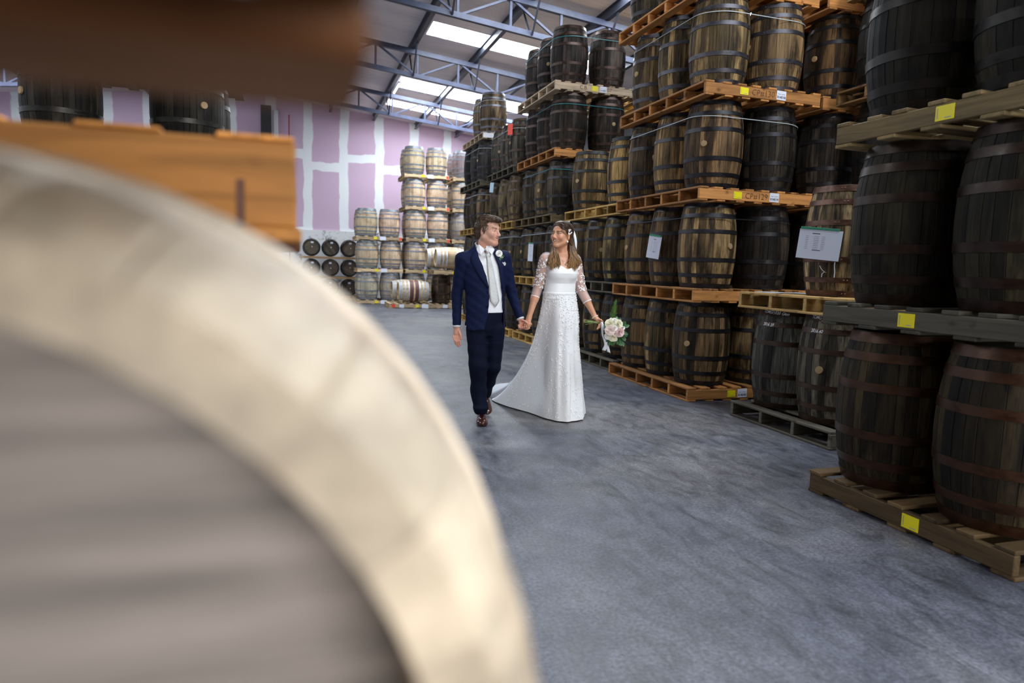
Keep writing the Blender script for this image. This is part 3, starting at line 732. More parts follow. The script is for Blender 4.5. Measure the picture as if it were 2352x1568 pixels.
yellow(p, (-.02, fy3 - .001, .075), (0, 0, 0), 1.1); white(p, '014507', (.13, fy3 - .001, .075), (0, 0, 0))
for q in (S3[3][0],): pass
# near-right stack tags face the aisle (-x)
for p, yy, s in ((NPAL[0], -.10, 1.0), (NPAL[1], .04, 1.0), (NPAL[2], -.06, 1.0)):
    yellow(p, (-.6725, yy, .070), (0, 0, -math.pi / 2), 1.05)
# far pallets: white and yellow labels
for o in [o for o in bpy.data.objects if o.name.startswith('pallet') and o.get('group') == 'pallets by the end wall' and o.get('category')]:
    lab = o['label']
    yy = min(c_.location.y for c_ in o.children if c_.name.startswith('bearer')) - .0225
    sticker(o, 'white_label', .2, .12, 'label_white', (.12, yy, .07), (0, 0, 0)); sticker(o, 'yellow_tag', .1, .08, 'tag_yellow', (-.12, yy, .07), (0, 0, 0))
    if 'long' in lab: sticker(o, 'red_tag', .1, .1, 'tag_red', (-.85, yy, .07), (0, 0, 0)); sticker(o, 'white_label', .14, .1, 'label_white', (-.6, yy, .07), (0, 0, 0)); sticker(o, 'white_label', .14, .1, 'label_white', (.75, yy, .07), (0, 0, 0))
    elif 'third' in lab or 'fifth' in lab or 'fourth' in lab: sticker(o, 'red_tag', .07, .1, 'tag_red', (.69, yy, .07), (0, 0, 0))
# white painted end on the topmost far pallet of the right row
sticker(S5[4][0], 'white_end_board', 1.38, .10, 'white_paint', (0, fy3, .073), (0, 0, 0))
# hanging papers
def paper(loc, ang, w_, h_, label, tilt=0.05, clip=True, mat='paper_white', rows=8, table=(-.2, .55)):
    t = empty('hanging_paper', loc, 0, label, 'paper', 'paper notes')
    t.rotation_euler = (0, tilt, math.radians(ang) + math.pi / 2)
    link('sheet', box_mesh(w_, .002, h_, mat, 0), t)
    if clip: link('clip_strip', box_mesh(w_ * .9, .006, h_ * .075, 'clip_green', .001), t, loc=(-w_ * .03, -.002, h_ * .53))
    for k in range(rows):
        z = h_ * (.26 - .42 * k / max(1, rows - 1))
        for xx, ww in ((table[0], .07), (table[0] + .22, .12), (table[0] + .38, .08)):
            link('print_line', line_mesh(round(w_ * ww, 4), round(h_ * .014, 4), 'print_grey'), t, loc=(w_ * xx, -.0016, z), rot=(math.pi / 2, 0, 0))
    if rows: link('print_line', line_mesh(round(w_ * .18, 4), round(h_ * .025, 4), 'print_ink'), t, loc=(w_ * (table[0] + .2), -.0016, h_ * .36), rot=(math.pi / 2, 0, 0)); link('print_line', line_mesh(round(w_ * .2, 4), round(h_ * .02, 4), 'print_ink'), t, loc=(w_ * (table[0] + .25), -.0016, -h_ * .2), rot=(math.pi / 2, 0, 0))
    return t
paper((3.885, 7.00, 1.62), 205, .175, .25, 'white A4 paper with green clip hanging on the CP stack barrel', .14)
paper((3.985, 4.52, 1.60), 212, .33, .235, 'large white landscape paper with green clip on the rusty-hooped barrel', .09, table=(-.3, .5))
paper((3.90, 11.36, 1.61), 195, .15, .30, 'narrow white paper with green clip hanging between the couple', .05)
paper((3.89, 13.95, 2.98), 200, .13, .2, 'small pale blue card on the barrel above the groom', .12, False, 'tag_blue_white', 0)
paper((3.90, 12.78, 3.95), 200, .15, .2, 'bright red square tag on the grey barrel', .02, False, 'tag_red', 0)
# chalk writing bent round a barrel
def chalk(root, cask, body, zc, ang, size, label=None):
    src = text_mesh(body, size, 'chalk_white', .0004)
    vs = []
    for v_ in src.vertices:
        z = zc + v_.co.y * 1.15 - .06 * v_.co.x + .002 * math.sin(v_.co.x * 160); r = cask.prof(z) + .0065; a = ang + (v_.co.x + .22 * v_.co.y) / r; vs.append((r * math.cos(a), r * math.sin(a), z))
    o = link('chalk_writing', mesh('chalk_writing', vs, [p_.vertices[:] for p_ in src.polygons], 'chalk_white'), root); o['label'] = 'white chalk handwriting'
for root, ck, t1, t2, a_, b_ in ((MB1, NEARC[0], 'TDMG/1030 Gam', '2016 39', -157, -167), (MB2, NEARC[1], 'TDMG /1030', '2016.40', -164, -168)):
    rz = root.rotation_euler.z
    chalk(root, ck, t1, .866, math.radians(a_) - rz, .034); chalk(root, ck, t2, .758, math.radians(b_) - rz, .034)
# chalk drips and a branching line below the large paper
rz = MB3.rotation_euler.z
def drip(pts, w_=.006):
    V, F = [], []
    for i, (a, z) in enumerate(pts):
        r = NEARC[2].prof(z) + .003
        for s in (-1, 1):
            aa = math.radians(a) - rz + s * w_ / r; V.append((r * math.cos(aa), r * math.sin(aa), z))
        if i: F.append((2 * i - 2, 2 * i - 1, 2 * i + 1, 2 * i))
    link('chalk_mark', mesh('chalk_mark', V, F, 'chalk_white'), MB3)
drip([(-143, .3), (-143.5, .25), (-142.6, .2), (-143, .15), (-143.4, .125)], .004)
drip([(-166, .25), (-163, .22), (-158, .20), (-155, .195)], .003); drip([(-158, .20), (-162, .185), (-163, .16), (-162.5, .145)], .003)
# two sheets lying on the yellow pallet
for i, (x, y) in enumerate(((4.2, 5.28), (4.45, 5.18))):
    o = link('loose_sheet', box_mesh(.21, .297, .004, 'label_white', 0), loc=(x, y, 1.04 + PH + .003), rot=(0, 0, .3 * i)); tag(o, 'white sheet lying on the broken yellow pallet, %s' % ('nearer the aisle' if i == 0 else 'farther from the aisle'), 'sheet', 'loose sheets')

# ================================================================== the couple
class Field:
    """signed distance grid with smooth unions, meshed by surface nets"""
    def __init__(s, lo, hi, h):
        s.lo = np.array(lo, float); s.h = h
        s.n = np.ceil((np.array(hi) - s.lo) / h).astype(int) + 1
        s.D = np.full(s.n, 1.0, np.float32)
        s.ax = [(s.lo[i] + h * np.arange(s.n[i])).astype(np.float32) for i in range(3)]
    def block(s, lo, hi):
        a = np.clip(np.floor((np.array(lo) - s.lo) / s.h).astype(int), 0, s.n)
        b = np.clip(np.ceil((np.array(hi) - s.lo) / s.h).astype(int) + 1, 0, s.n)
        sl = tuple(slice(a[i], b[i]) for i in range(3))
        X, Y, Z = np.meshgrid(*[s.ax[i][sl[i]] for i in range(3)], indexing='ij')
        return sl, X, Y, Z
    def op(s, fn, lo, hi, k=0.02, mode='add'):
        pad = max(k, 0.0) + 3 * s.h
        sl, X, Y, Z = s.block(np.array(lo) - pad, np.array(hi) + pad)
        if X.size == 0: return s
        b = fn(X, Y, Z).astype(np.float32); a = s.D[sl]
        if mode == 'add':
            if k > 0:
                h = np.clip(.5 + .5 * (b - a) / k, 0, 1); s.D[sl] = b * (1 - h) + a * h - k * h * (1 - h)
            else: s.D[sl] = np.minimum(a, b)
        elif mode == 'sub':
            if k > 0:
                h = np.clip(.5 - .5 * (a + b) / k, 0, 1); s.D[sl] = a * (1 - h) - b * h + k * h * (1 - h)
            else: s.D[sl] = np.maximum(a, -b)
        return s
    def cone(s, a, b, ra, rb, k=0.02, mode='add', flat=None):
        a = np.array(a, float); b = np.array(b, float); r = max(ra, rb) * 1.6
        d = b - a; L2 = max(1e-9, d @ d)
        def fn(X, Y, Z):
            px, py, pz = X - a[0], Y - a[1], Z - a[2]
            t = np.clip((px * d[0] + py * d[1] + pz * d[2]) / L2, 0, 1)
            qx, qy, qz = px - t * d[0], py - t * d[1], pz - t * d[2]
            if flat is not None:
                wv, sc = flat; wd = qx * wv[0] + qy * wv[1] + qz * wv[2]; e = (sc - 1) * wd
                qx = qx + e * wv[0]; qy = qy + e * wv[1]; qz = qz + e * wv[2]
            return np.sqrt(qx * qx + qy * qy + qz * qz) - (ra + (rb - ra) * t)
        return s.op(fn, np.minimum(a, b) - r, np.maximum(a, b) + r, k, mode)
    def ell(s, c, r, k=0.02, mode='add', M=None):
        c = np.array(c, float); r = np.array(r, float); R_ = max(r)
        def fn(X, Y, Z):
            x, y, z = X - c[0], Y - c[1], Z - c[2]
            if M is not None:
                x, y, z = (x * M[0, 0] + y * M[1, 0] + z * M[2, 0]), (x * M[0, 1] + y * M[1, 1] + z * M[2, 1]), (x * M[0, 2] + y * M[1, 2] + z * M[2, 2])
            k0 = np.sqrt((x / r[0]) ** 2 + (y / r[1]) ** 2 + (z / r[2]) ** 2)
            k1 = np.sqrt((x / r[0] ** 2) ** 2 + (y / r[1] ** 2) ** 2 + (z / r[2] ** 2) ** 2) + 1e-9
            return np.where(k0 < 1e-6, -min(r), k0 * (k0 - 1) / k1)
        return s.op(fn, c - R_, c + R_, k, mode)
    def loft(s, tab, yaw, k=0.0, grow=0.0, zlo=None, zhi=None, mode='add', p=2.0):
        tab = np.array(tab, float); z0 = tab[0, 0] if zlo is None else zlo; z1 = tab[-1, 0] if zhi is None else zhi
        fn = loft_fn(tab, yaw, grow, z0, z1, p)
        m_ = tab[:, 3:5].max() + abs(grow) + .02
        return s.op(fn, (tab[:, 1].min() - m_, tab[:, 2].min() - m_, z0), (tab[:, 1].max() + m_, tab[:, 2].max() + m_, z1), k, mode)
    def mesh(s):
        D = s.D; I = D < 0; nx, ny, nz = D.shape
        cnt = np.zeros((nx - 1, ny - 1, nz - 1), np.int8)
        for dx in (0, 1):
            for dy in (0, 1):
                for dz in (0, 1): cnt += I[dx:nx - 1 + dx, dy:ny - 1 + dy, dz:nz - 1 + dz]
        act = (cnt > 0) & (cnt < 8); ci = np.argwhere(act); N = len(ci)
        idx = np.full(act.shape, -1, np.int32); idx[act] = np.arange(N)
        acc = np.zeros((N, 3)); num = np.zeros(N)
        cor = [(0, 0, 0), (1, 0, 0), (0, 1, 0), (1, 1, 0), (0, 0, 1), (1, 0, 1), (0, 1, 1), (1, 1, 1)]
        vals = [D[ci[:, 0] + a, ci[:, 1] + b, ci[:, 2] + c] for a, b, c in cor]
        for i in range(8):
            for j in range(i + 1, 8):
                df = [abs(cor[i][q] - cor[j][q]) for q in range(3)]
                if sum(df) != 1: continue
                va, vb = vals[i], vals[j]; m_ = (va < 0) != (vb < 0)
                t = va[m_] / (va[m_] - vb[m_])
                pa = np.array(cor[i], float); pb = np.array(cor[j], float)
                acc[m_] += pa + t[:, None] * (pb - pa); num[m_] += 1
        P = (ci + acc / num[:, None]) * s.h + s.lo
        Q = []
        for axis in range(3):
            sl0 = [slice(None)] * 3; sl1 = [slice(None)] * 3; sl0[axis] = slice(0, -1); sl1[axis] = slice(1, None)
            A = I[tuple(sl0)]; B = I[tuple(sl1)]
            ch = A != B
            o1, o2 = [(1, 2), (2, 0), (0, 1)][axis]
            e = np.argwhere(ch)
            ok = (e[:, o1] > 0) & (e[:, o2] > 0) & (e[:, o1] < D.shape[o1] - 1) & (e[:, o2] < D.shape[o2] - 1)
            e = e[ok]
            fl = A[tuple(e.T)]
            def cell(d1, d2):
                c = e.copy(); c[:, o1] += d1; c[:, o2] += d2; return idx[tuple(c.T)]
            q = np.stack([cell(-1, -1), cell(0, -1), cell(0, 0), cell(-1, 0)], 1)
            q[~fl] = q[~fl][:, ::-1]
            Q.append(q)
        Q = np.concatenate(Q); Q = Q[(Q >= 0).all(1)]
        return P, Q
def loft_fn(tab, yaw, grow, z0, z1, p=2.0):
    cs, sn = math.cos(yaw), math.sin(yaw)
    def fn(X, Y, Z):
        cx = np.interp(Z, tab[:, 0], tab[:, 1]); cy = np.interp(Z, tab[:, 0], tab[:, 2])
        a = np.interp(Z, tab[:, 0], tab[:, 3]) + grow; b = np.interp(Z, tab[:, 0], tab[:, 4]) + grow
        x, y = X - cx, Y - cy; u = x * cs + y * sn; v = -x * sn + y * cs
        d = ((np.abs(u / a) ** p + np.abs(v / b) ** p) ** (1 / p) - 1) * np.minimum(a, b)
        return np.maximum(d, np.maximum(Z - z1, z0 - Z))
    return fn
def poly_fn(poly, ylo, yhi):
    P = np.array(poly, float)
    def fn(X, Y, Z):
        d = np.full(X.shape, 1e9); inside = np.zeros(X.shape, bool); n = len(P)
        for i in range(n):
            a, b = P[i], P[(i + 1) % n]; e = b - a; wx, wz = X - a[0], Z - a[1]
            t = np.clip((wx * e[0] + wz * e[1]) / (e @ e), 0, 1)
            d = np.minimum(d, (wx - t * e[0]) ** 2 + (wz - t * e[1]) ** 2)
            cr = ((a[1] <= Z) & (b[1] > Z)) | ((b[1] <= Z) & (a[1] > Z))
            if abs(e[1]) > 1e-9: inside ^= cr & (X < a[0] + (Z - a[1]) / e[1] * e[0])
        d = np.sqrt(d); d = np.where(inside, -d, d)
        return np.maximum(d, np.maximum(Y - yhi, ylo - Y))
    return fn
def smooth_pts(P, Q, it=2, lam=.5):
    E = np.concatenate([Q[:, [0, 1]], Q[:, [1, 2]], Q[:, [2, 3]], Q[:, [3, 0]]])
    for _ in range(it):
        acc = np.zeros_like(P); n = np.zeros(len(P))
        np.add.at(acc, E[:, 0], P[E[:, 1]]); np.add.at(n, E[:, 0], 1)
        np.add.at(acc, E[:, 1], P[E[:, 0]]); np.add.at(n, E[:, 1], 1)
        P = P + lam * (acc / np.maximum(n, 1)[:, None] - P)
    return P
def np_mesh(name, P, Q, mat, smooth=True):
    me = bpy.data.meshes.new(name); Q = np.asarray(Q, np.int32); k = Q.shape[1]
    me.vertices.add(len(P)); me.vertices.foreach_set('co', np.asarray(P, np.float32).ravel())
    me.loops.add(Q.size); me.loops.foreach_set('vertex_index', Q.ravel())
    me.polygons.add(len(Q)); me.polygons.foreach_set('loop_start', np.arange(0, Q.size, k, dtype=np.int32))
    me.polygons.foreach_set('loop_total', np.full(len(Q), k, np.int32))
    me.update(calc_edges=True); me.validate()
    if smooth: me.polygons.foreach_set('use_smooth', [True] * len(me.polygons))
    me.materials.append(MATS[mat]); return me
def catmull(pts, n):
    pts = np.array(pts, float); P = np.vstack([2 * pts[0] - pts[1], pts, 2 * pts[-1] - pts[-2]]); out = []
    m_ = len(pts) - 1
    for q in np.linspace(0, m_, n):
        i = min(int(q), m_ - 1); t = q - i; p0, p1, p2, p3 = P[i], P[i + 1], P[i + 2], P[i + 3]
        out.append(.5 * ((2 * p1) + (-p0 + p2) * t + (2 * p0 - 5 * p1 + 4 * p2 - p3) * t * t + (-p0 + 3 * p1 - 3 * p2 + p3) * t ** 3))
    return np.array(out)
def tube(pts, rad, n=8, sides=8, cap=True, flat=1.0, up=(0, 0, 1)):
    """tapered tube along a smooth path -> verts, faces (quads)"""
    pts = catmull(pts, n) if n > len(pts) else np.array(pts, float)
    rad = np.interp(np.linspace(0, 1, len(pts)), np.linspace(0, 1, len(rad)), rad)
    T = np.gradient(pts, axis=0); T /= np.linalg.norm(T, axis=1)[:, None] + 1e-9
    V = []; u0 = np.array(up, float)
    for p, t, r in zip(pts, T, rad):
        s_ = np.cross(t, u0)
        if np.linalg.norm(s_) < 1e-3: s_ = np.cross(t, [1, 0, 0.1])
        s_ /= np.linalg.norm(s_); u = np.cross(s_, t)
        for i in range(sides):
            a = 2 * math.pi * i / sides; V.append(p + s_ * r * math.cos(a) + u * r * flat * math.sin(a))
    F = []
    m_ = len(pts)
    for i in range(m_ - 1):
        for j in range(sides):
            a = i * sides + j; b = i * sides + (j + 1) % sides; F.append((a, b, b + sides, a + sides))
    return V, F
class Acc:
    def __init__(s): s.V = []; s.F = []
    def add(s, V, F):
        o = len(s.V); s.V += [tuple(v_) for v_ in V]; s.F += [tuple(i + o for i in f_) for f_ in F]; return s
    def build(s, name, mat, parent, base, smooth=True):
        b = np.array(base); V = [tuple(np.array(v_) - b) for v_ in s.V]
        return link(name, mesh(name, V, s.F, mat, smooth), parent)

G0 = Vector((1.49696, 5.49303, 0)); YAW = 0.3077577
EX = Vector((math.cos(YAW), -math.sin(YAW), 0)); EY = Vector((math.sin(YAW), math.cos(YAW), 0))
def cw(x, y, z=0): return G0 + EX * x + EY * y + Vector((0, 0, z))
def person_root(label, x, y, group=None):
    t = empty('person', cw(x, y), -YAW, label, 'person'); return t, np.array((x, y, 0.0))

# ---- materials for the people
def skin(name, base, red):
    m = NT(name)
    at = m.add('ShaderNodeAttribute'); at.attribute_name = 'tint'
    n1 = m.noise(m.coord('Object', (40, 40, 40)), 1.0, 3)
    c = m.mix(1.0, base, m.ramp(n1, [(0.3, 0.92), (0.7, 1.06)]), 'MULTIPLY')
    c = m.mix(1.0, c, at.outputs['Color'], 'MULTIPLY')
    m.col(c); m.setp(Roughness=0.45, Subsurface_Weight=0.12, Subsurface_Scale=0.01, Specular_IOR_Level=0.4)
    m.b.inputs['Subsurface Radius'].default_value = (1.0, 0.35, 0.2)
skin('skin_man', (.62, .36, .27), 0); skin('skin_woman', (.60, .31, .19), 0)
m = NT('navy_wool')
n1 = m.noise(m.coord('Object', (300, 300, 300)), 1.0, 2); n2 = m.noise(m.coord('Object', (7, 7, 3)), 1.0, 3)
m.col(m.ramp(n1, [(0.3, (.002, .0045, .022)), (0.7, (.0045, .011, .052))])); m.setp(Roughness=0.75, Specular_IOR_Level=0.15); m.bump(n2, 0.6, 0.02)
m = NT('navy_trouser')
n2 = m.noise(m.coord('Object', (6, 6, 2)), 1.0, 3)
m.b.inputs['Base Color'].default_value = (.0018, .0035, .014, 1); m.setp(Roughness=0.8, Specular_IOR_Level=0.12); m.bump(n2, 0.5, 0.02)
m = NT('shirt_white'); n2 = m.noise(m.coord('Object', (9, 9, 4)), 1.0, 3); m.b.inputs['Base Color'].default_value = (.74, .76, .80, 1); m.setp(Roughness=0.7); m.bump(n2, 0.4, 0.01)
m = NT('tie_silver'); n2 = m.noise(m.coord('Object', (120, 120, 120)), 1.0, 2); m.col(m.ramp(n2, [(0.35, (.52, .53, .53)), (0.65, (.68, .69, .69))])); m.setp(Roughness=0.4)
plain('shoe_leather', (.045, .013, .010), .2)
plain('eye_white', (.75, .73, .70), .2); plain('eye_iris', (.03, .025, .02), .15)
plain('teeth', (.85, .83, .78), .25); plain('mouth_dark', (.08, .015, .015), .5)
plain('button_dark', (.01, .012, .03), .3)
m = NT('hair_man'); n1 = m.noise(m.coord('Object', (90, 90, 30)), 1.0, 4)
gi = m.add('ShaderNodeNewGeometry'); c = m.ramp(n1, [(0.3, (.025, .014, .008)), (0.55, (.075, .040, .020)), (0.75, (.16, .095, .05))]); m.col(m.mix(1.0, c, m.ramp(gi.outputs['Random Per Island'], [(0.0, 0.75), (1.0, 1.5)]), 'MULTIPLY')); m.setp(Roughness=0.5, Specular_IOR_Level=0.6)
m = NT('hair_woman')
ge = m.add('ShaderNodeNewGeometry'); sp = m.add('ShaderNodeSeparateXYZ'); m.link(m.coord('Object'), sp.inputs[0])
mr = m.add('ShaderNodeMapRange'); mr.inputs[1].default_value = 1.28; mr.inputs[2].default_value = 1.68; m.link(sp.outputs[2], mr.inputs[0])
n1 = m.noise(m.coord('Object', (60, 60, 12)), 1.0, 3)
c = m.ramp(mr.outputs[0], [(0.0, (.36, .20, .065)), (0.35, (.23, .115, .035)), (0.65, (.085, .042, .018)), (1.0, (.065, .036, .022))])
tone = m.ramp(m.math('FRACT', m.math('ADD', ge.outputs['Random Per Island'], 0.0)), [(0.0, 0.7), (0.6, 1.0), (1.0, 1.5)])
c = m.mix(1.0, c, tone, 'MULTIPLY'); c = m.mix(1.0, c, m.ramp(n1, [(0.3, 0.7), (0.7, 1.3)]), 'MULTIPLY')
m.col(c); m.setp(Roughness=0.4, Specular_IOR_Level=0.6)
m = NT('satin_white'); n2 = m.noise(m.coord('Object', (5, 5, 3)), 1.0, 3); m.b.inputs['Base Color'].default_value = (.86, .88, .90, 1); m.setp(Roughness=0.42); m.bump(n2, 0.35, 0.02)
m = NT('skirt_white'); n2 = m.noise(m.coord('Object', (9, 9, 5)), 1.0, 4); m.b.inputs['Base Color'].default_value = (.86, .885, .91, 1); m.setp(Roughness=0.6); m.bump(n2, 0.3, 0.015)
plain('petal_white', (.92, .92, .93), .5)
def sheer(name, c, a):
    m = NT(name); tr = m.add('ShaderNodeBsdfTransparent'); mx = m.add('ShaderNodeMixShader'); mx.inputs[0].default_value = a
    m.b.inputs['Base Color'].default_value = (*c, 1); m.setp(Roughness=0.7)
    m.link(tr.outputs[0], mx.inputs[1]); m.link(m.b.outputs[0], mx.inputs[2]); m.link(mx.outputs[0], m.out.inputs[0])
sheer('tulle_sleeve', (.80, .74, .78), .30); sheer('tulle_train', (.78, .82, .90), .62)
plain('pearl', (.88, .86, .82), .15); plain('silver_thin', (.75, .72, .68), .2, .9)
plain('ribbon_white', (.80, .84, .92), .4)
plain('rose_cream', (.82, .80, .62), .55); plain('rose_white', (.86, .86, .82), .55); plain('rose_pink', (.80, .60, .60), .55); plain('rose_blush', (.84, .72, .68), .55)
plain('leaf_green', (.035, .12, .035), .45); plain('leaf_sage', (.12, .22, .13), .5); plain('fern_green', (.09, .25, .03), .5); plain('stem_green', (.16, .22, .05), .5)

# ---- a head, built facing -y around the ear line, then turned
def headM(turn, nod=0.0, roll=0.0):
    return np.array(Matrix.Rotation(turn, 3, 'Z') @ Matrix.Rotation(nod, 3, 'X') @ Matrix.Rotation(roll, 3, 'Y'))
def lip_segs(fem):
    out = []
    for sg in (-1, 1):
        if fem:
            out.append(((0, -.0965, -.0455), (sg * .030, -.0755, -.0415), .0050, .0024)); out.append(((0, -.0915, -.0735), (sg * .029, -.0755, -.0440), .0060, .0024))
        else:
            out.append(((0, -.0965, -.0510), (sg * .026, -.0790, -.0470), .0036, .0018)); out.append(((0, -.0955, -.0605), (sg * .025, -.0790, -.0480), .0046, .0018))
    return out
def build_head(F, C, M, s, sex, smile_open):
    C = np.array(C)
    W = lambda p: C + M @ (np.array(p, float) * s)
    def ell(c, r, k=.02, mode='add', rot=None):
        F.ell(W(c), np.array(r) * s, k * s, mode, M if rot is None else M @ rot)
    def cone(a, b, ra, rb, k=.02, mode='add'): F.cone(W(a), W(b), ra * s, rb * s, k * s, mode)
    fem = sex == 'f'
    ell((0, .020, .046), (.073, .094, .083), .03)
    ell((0, -.030, -.015), (.060, .064, .082), .04)
    ell((0, -.040, .058), (.056, .046, .048), .03)
    jw = .052 if fem else .058
    for sg in (-1, 1):
        cone((sg * jw, .0, -.050), (sg * .018, -.066, -.094), .020, .018 if fem else .021, .03)
        ell((sg * .040, -.066, -.022), (.024, .022, .024), .025)
    ell((0, -.076, -.094), (.020 if fem else .026, .018, .018), .025)
    cone((-.032, -.084, .029), (.032, -.084, .029), .008 if fem else .011, .008 if fem else .011, .02)
    for sg in (-1, 1): ell((sg * .031, -.100, .010), (.018, .013, .011), .016, 'sub')
    for sg in (-1, 1): ell((sg * .031, -.0765, .009), (.0170, .0150, .0135), .006); ell((sg * .031, -.094, .0085 if fem else .0075), (.0150, .011, .0042 if fem else .0034), .002, 'sub')
    cone((0, -.088, .020), (0, -.112, -.024), .007, .0115 if fem else .0135, .014)
    for sg in (-1, 1): ell((sg * .012, -.103, -.029), (.009, .010, .008), .010)
    ell((0, -.080, -.052), (.032, .018, .024), .02)
    # lips
    cu = .010
    for a_, b_, ra_, rb_ in lip_segs(fem): cone(a_, b_, ra_, rb_, .005)
    if smile_open:
        for sg in (-1, 1): cone((0, -.100, -.0590), (sg * .026, -.080, -.0450), .0102, .0030, .003, 'sub')
    else:
        for sg in (-1, 1): cone((0, -.1030, -.0555), (sg * .027, -.0815, -.0475), .0016, .0014, .003, 'sub')
    for sg in (-1, 1):
        rot = np.array(Matrix.Rotation(sg * .35, 3, 'Z'))
        ell((sg * .075, .010, -.004), (.010, .019, .033), .008, 'add', rot)
        ell((sg * .084, .006, .000), (.006, .010, .018), .006, 'sub', rot)
    return W
def head_tint(P, C, M, s, col, sex):
    L = ((P - np.array(C)) @ M) / s            # back to head-local
    x, y, z = L[:, 0], L[:, 1], L[:, 2]
    near = (np.abs(x) < .12) & (np.abs(y) < .16) & (np.abs(z) < .16)
    fr = near & (y < -.06)
    lips = np.zeros(len(P), bool)
    for a_, b_, ra_, rb_ in lip_segs(sex == 'f'):
        a_ = np.array(a_); d_ = np.array(b_) - a_; t_ = np.clip(((L - a_) @ d_) / (d_ @ d_), 0, 1); q_ = L - a_ - t_[:, None] * d_
        lips |= fr & (np.linalg.norm(q_, axis=1) < ra_ + (rb_ - ra_) * t_ + .0014)
    col[lips] = (.80, .42, .46) if sex == 'f' else (.92, .66, .64)
    inside = fr & (np.abs(x) < .026) & (np.abs(z + .0560 - 16 * x * x) < .012) & (y > -.0935) & (y < -.06) & ~lips
    if sex == 'f': col[inside] = (.16, .06, .07)
    if sex == 'm':
        for sg in (-1, 1):
            a_ = np.array((0, -.0560)); d_ = np.array((sg * .031, -.0455)) - a_; L2 = L[:, [0, 2]]; t_ = np.clip(((L2 - a_) @ d_) / (d_ @ d_), 0, 1)
            wt = (near & (y < -.045)) * np.clip(1.6 - np.linalg.norm(L2 - a_ - t_[:, None] * d_, axis=1) / .0018, 0, 1); col += wt[:, None] * (np.array((.34, .17, .17)) - col)
    brow = fr & (np.abs(np.abs(x) - .034) < .021) & (np.abs(z - .030 - .10 * (np.abs(x) - .02)) < (.0042 if sex == 'f' else .004)) & (y < -.07)
    col[brow] = (.22, .17, .15) if sex == 'f' else (.45, .36, .30)
    if sex == 'f':
        lid = fr & (np.abs(np.abs(x) - .032) < .019) & (np.abs(z - .0145) < .0042) & ~brow; col[lid] = (.38, .30, .28)
    ch = np.exp(-(((np.abs(x) - .042) / .022) ** 2 + ((z + .024) / .022) ** 2)) * fr
    col[:, 1] *= 1 - .16 * ch; col[:, 2] *= 1 - .14 * ch
    return col
def eyes(parent, base, W, M, s, look=0.0):
    for sg in (-1, 1):
        c = W((sg * .031, -.0775, .0088)); n = 12; m_ = 8; V, F = [], []
        for i in range(m_ + 1):
            ph = math.pi * i / m_
            for j in range(n):
                th = 2 * math.pi * j / n; V.append(c + M @ (np.array((math.sin(ph) * math.cos(th), math.cos(ph), math.sin(ph) * math.sin(th))) * .0125 * s))
        for i in range(m_):
            for j in range(n): a = i * n + j; b = i * n + (j + 1) % n; F.append((a, b, b + n, a + n))
        e = Acc().add(V, F).build('eye', 'eye_white', parent, base)
        ip = W((sg * .031 + look, -.0902, .0088)); V = [ip + M @ (np.array((0, -.001, 0)) * s)] + [ip + M @ (np.array((.0062 * math.cos(2 * math.pi * j / 10), .0012, .0062 * math.sin(2 * math.pi * j / 10))) * s) for j in range(10)]
        Acc().add(V, [(0, 1 + (j + 1) % 10, 1 + j) for j in range(10)]).build('iris', 'eye_iris', e, base)
def set_tint(me, col):
    a = me.color_attributes.new('tint', 'FLOAT_COLOR', 'POINT')
    a.data.foreach_set('color', np.concatenate([col, np.ones((len(col), 1))], 1).astype(np.float32).ravel())

# =========================== groom
groom, GB = person_root('man in a navy suit and silver tie walking hand in hand', 0.0, 0.15)
GY = math.radians(25)
JT = [(.78, .002, .15, .180, .125), (.95, .002, .15, .174, .122), (1.10, -.002, .152, .172, .118), (1.25, -.014, .156, .192, .122), (1.36, -.022, .16, .200, .112), (1.43, -.030, .165, .165, .090), (1.48, -.036, .168, .105, .072), (1.54, -.036, .17, .070, .062)]
SR = (-.200, .085, 1.402); ER = (-.243, .125, 1.115); WR = (-.237, .100, .842)
SL_ = (.148, .236, 1.428); EL = (.226, .275, 1.105); WL = (.302, .232, .912)
HC = (.006, .158, 1.640); HM = headM(math.radians(60), math.radians(2))
F = Field((-.33, -.12, .60), (.44, .42, 1.80), .0028)
F.loft([(r_[0], r_[1], r_[2], r_[3] - .03, r_[4] - .03) for r_ in JT], GY, 0, zlo=.80, zhi=1.50)
F.cone((-.03, .175, 1.46), (-.004, .165, 1.60), .064, .058, .03)
for S_, E_, W_ in ((SR, ER, WR), (SL_, EL, WL)):
    F.cone(S_, E_, .045, .036, .03); F.cone(E_, W_, .036, .024, .02)
W = build_head(F, HC, HM, 1.0, 'm', False)
# right hand, hanging
F.cone((-.238, .098, .840), (-.232, .094, .775), .025, .032, .02, flat=((.2, .98, 0), 1.7))
for i, (x0, x1, L) in enumerate(((-.262, -.240, .070), (-.246, -.227, .085), (-.230, -.213, .088), (-.214, -.201, .076))):
    a = (x0, .090 - .004 * i, .752); b = ((x0 + x1) / 2, .078 - .004 * i, .752 - L * .52); c_ = (x1, .086 - .004 * i, .752 - L)
    F.cone(a, b, .0084, .0078, .003); F.cone(b, c_, .0078, .0066, .002)
F.cone((-.214, .080, .795), (-.198, .066, .762), .011, .010, .010); F.cone((-.198, .066, .762), (-.196, .064, .730), .010, .008, .005)
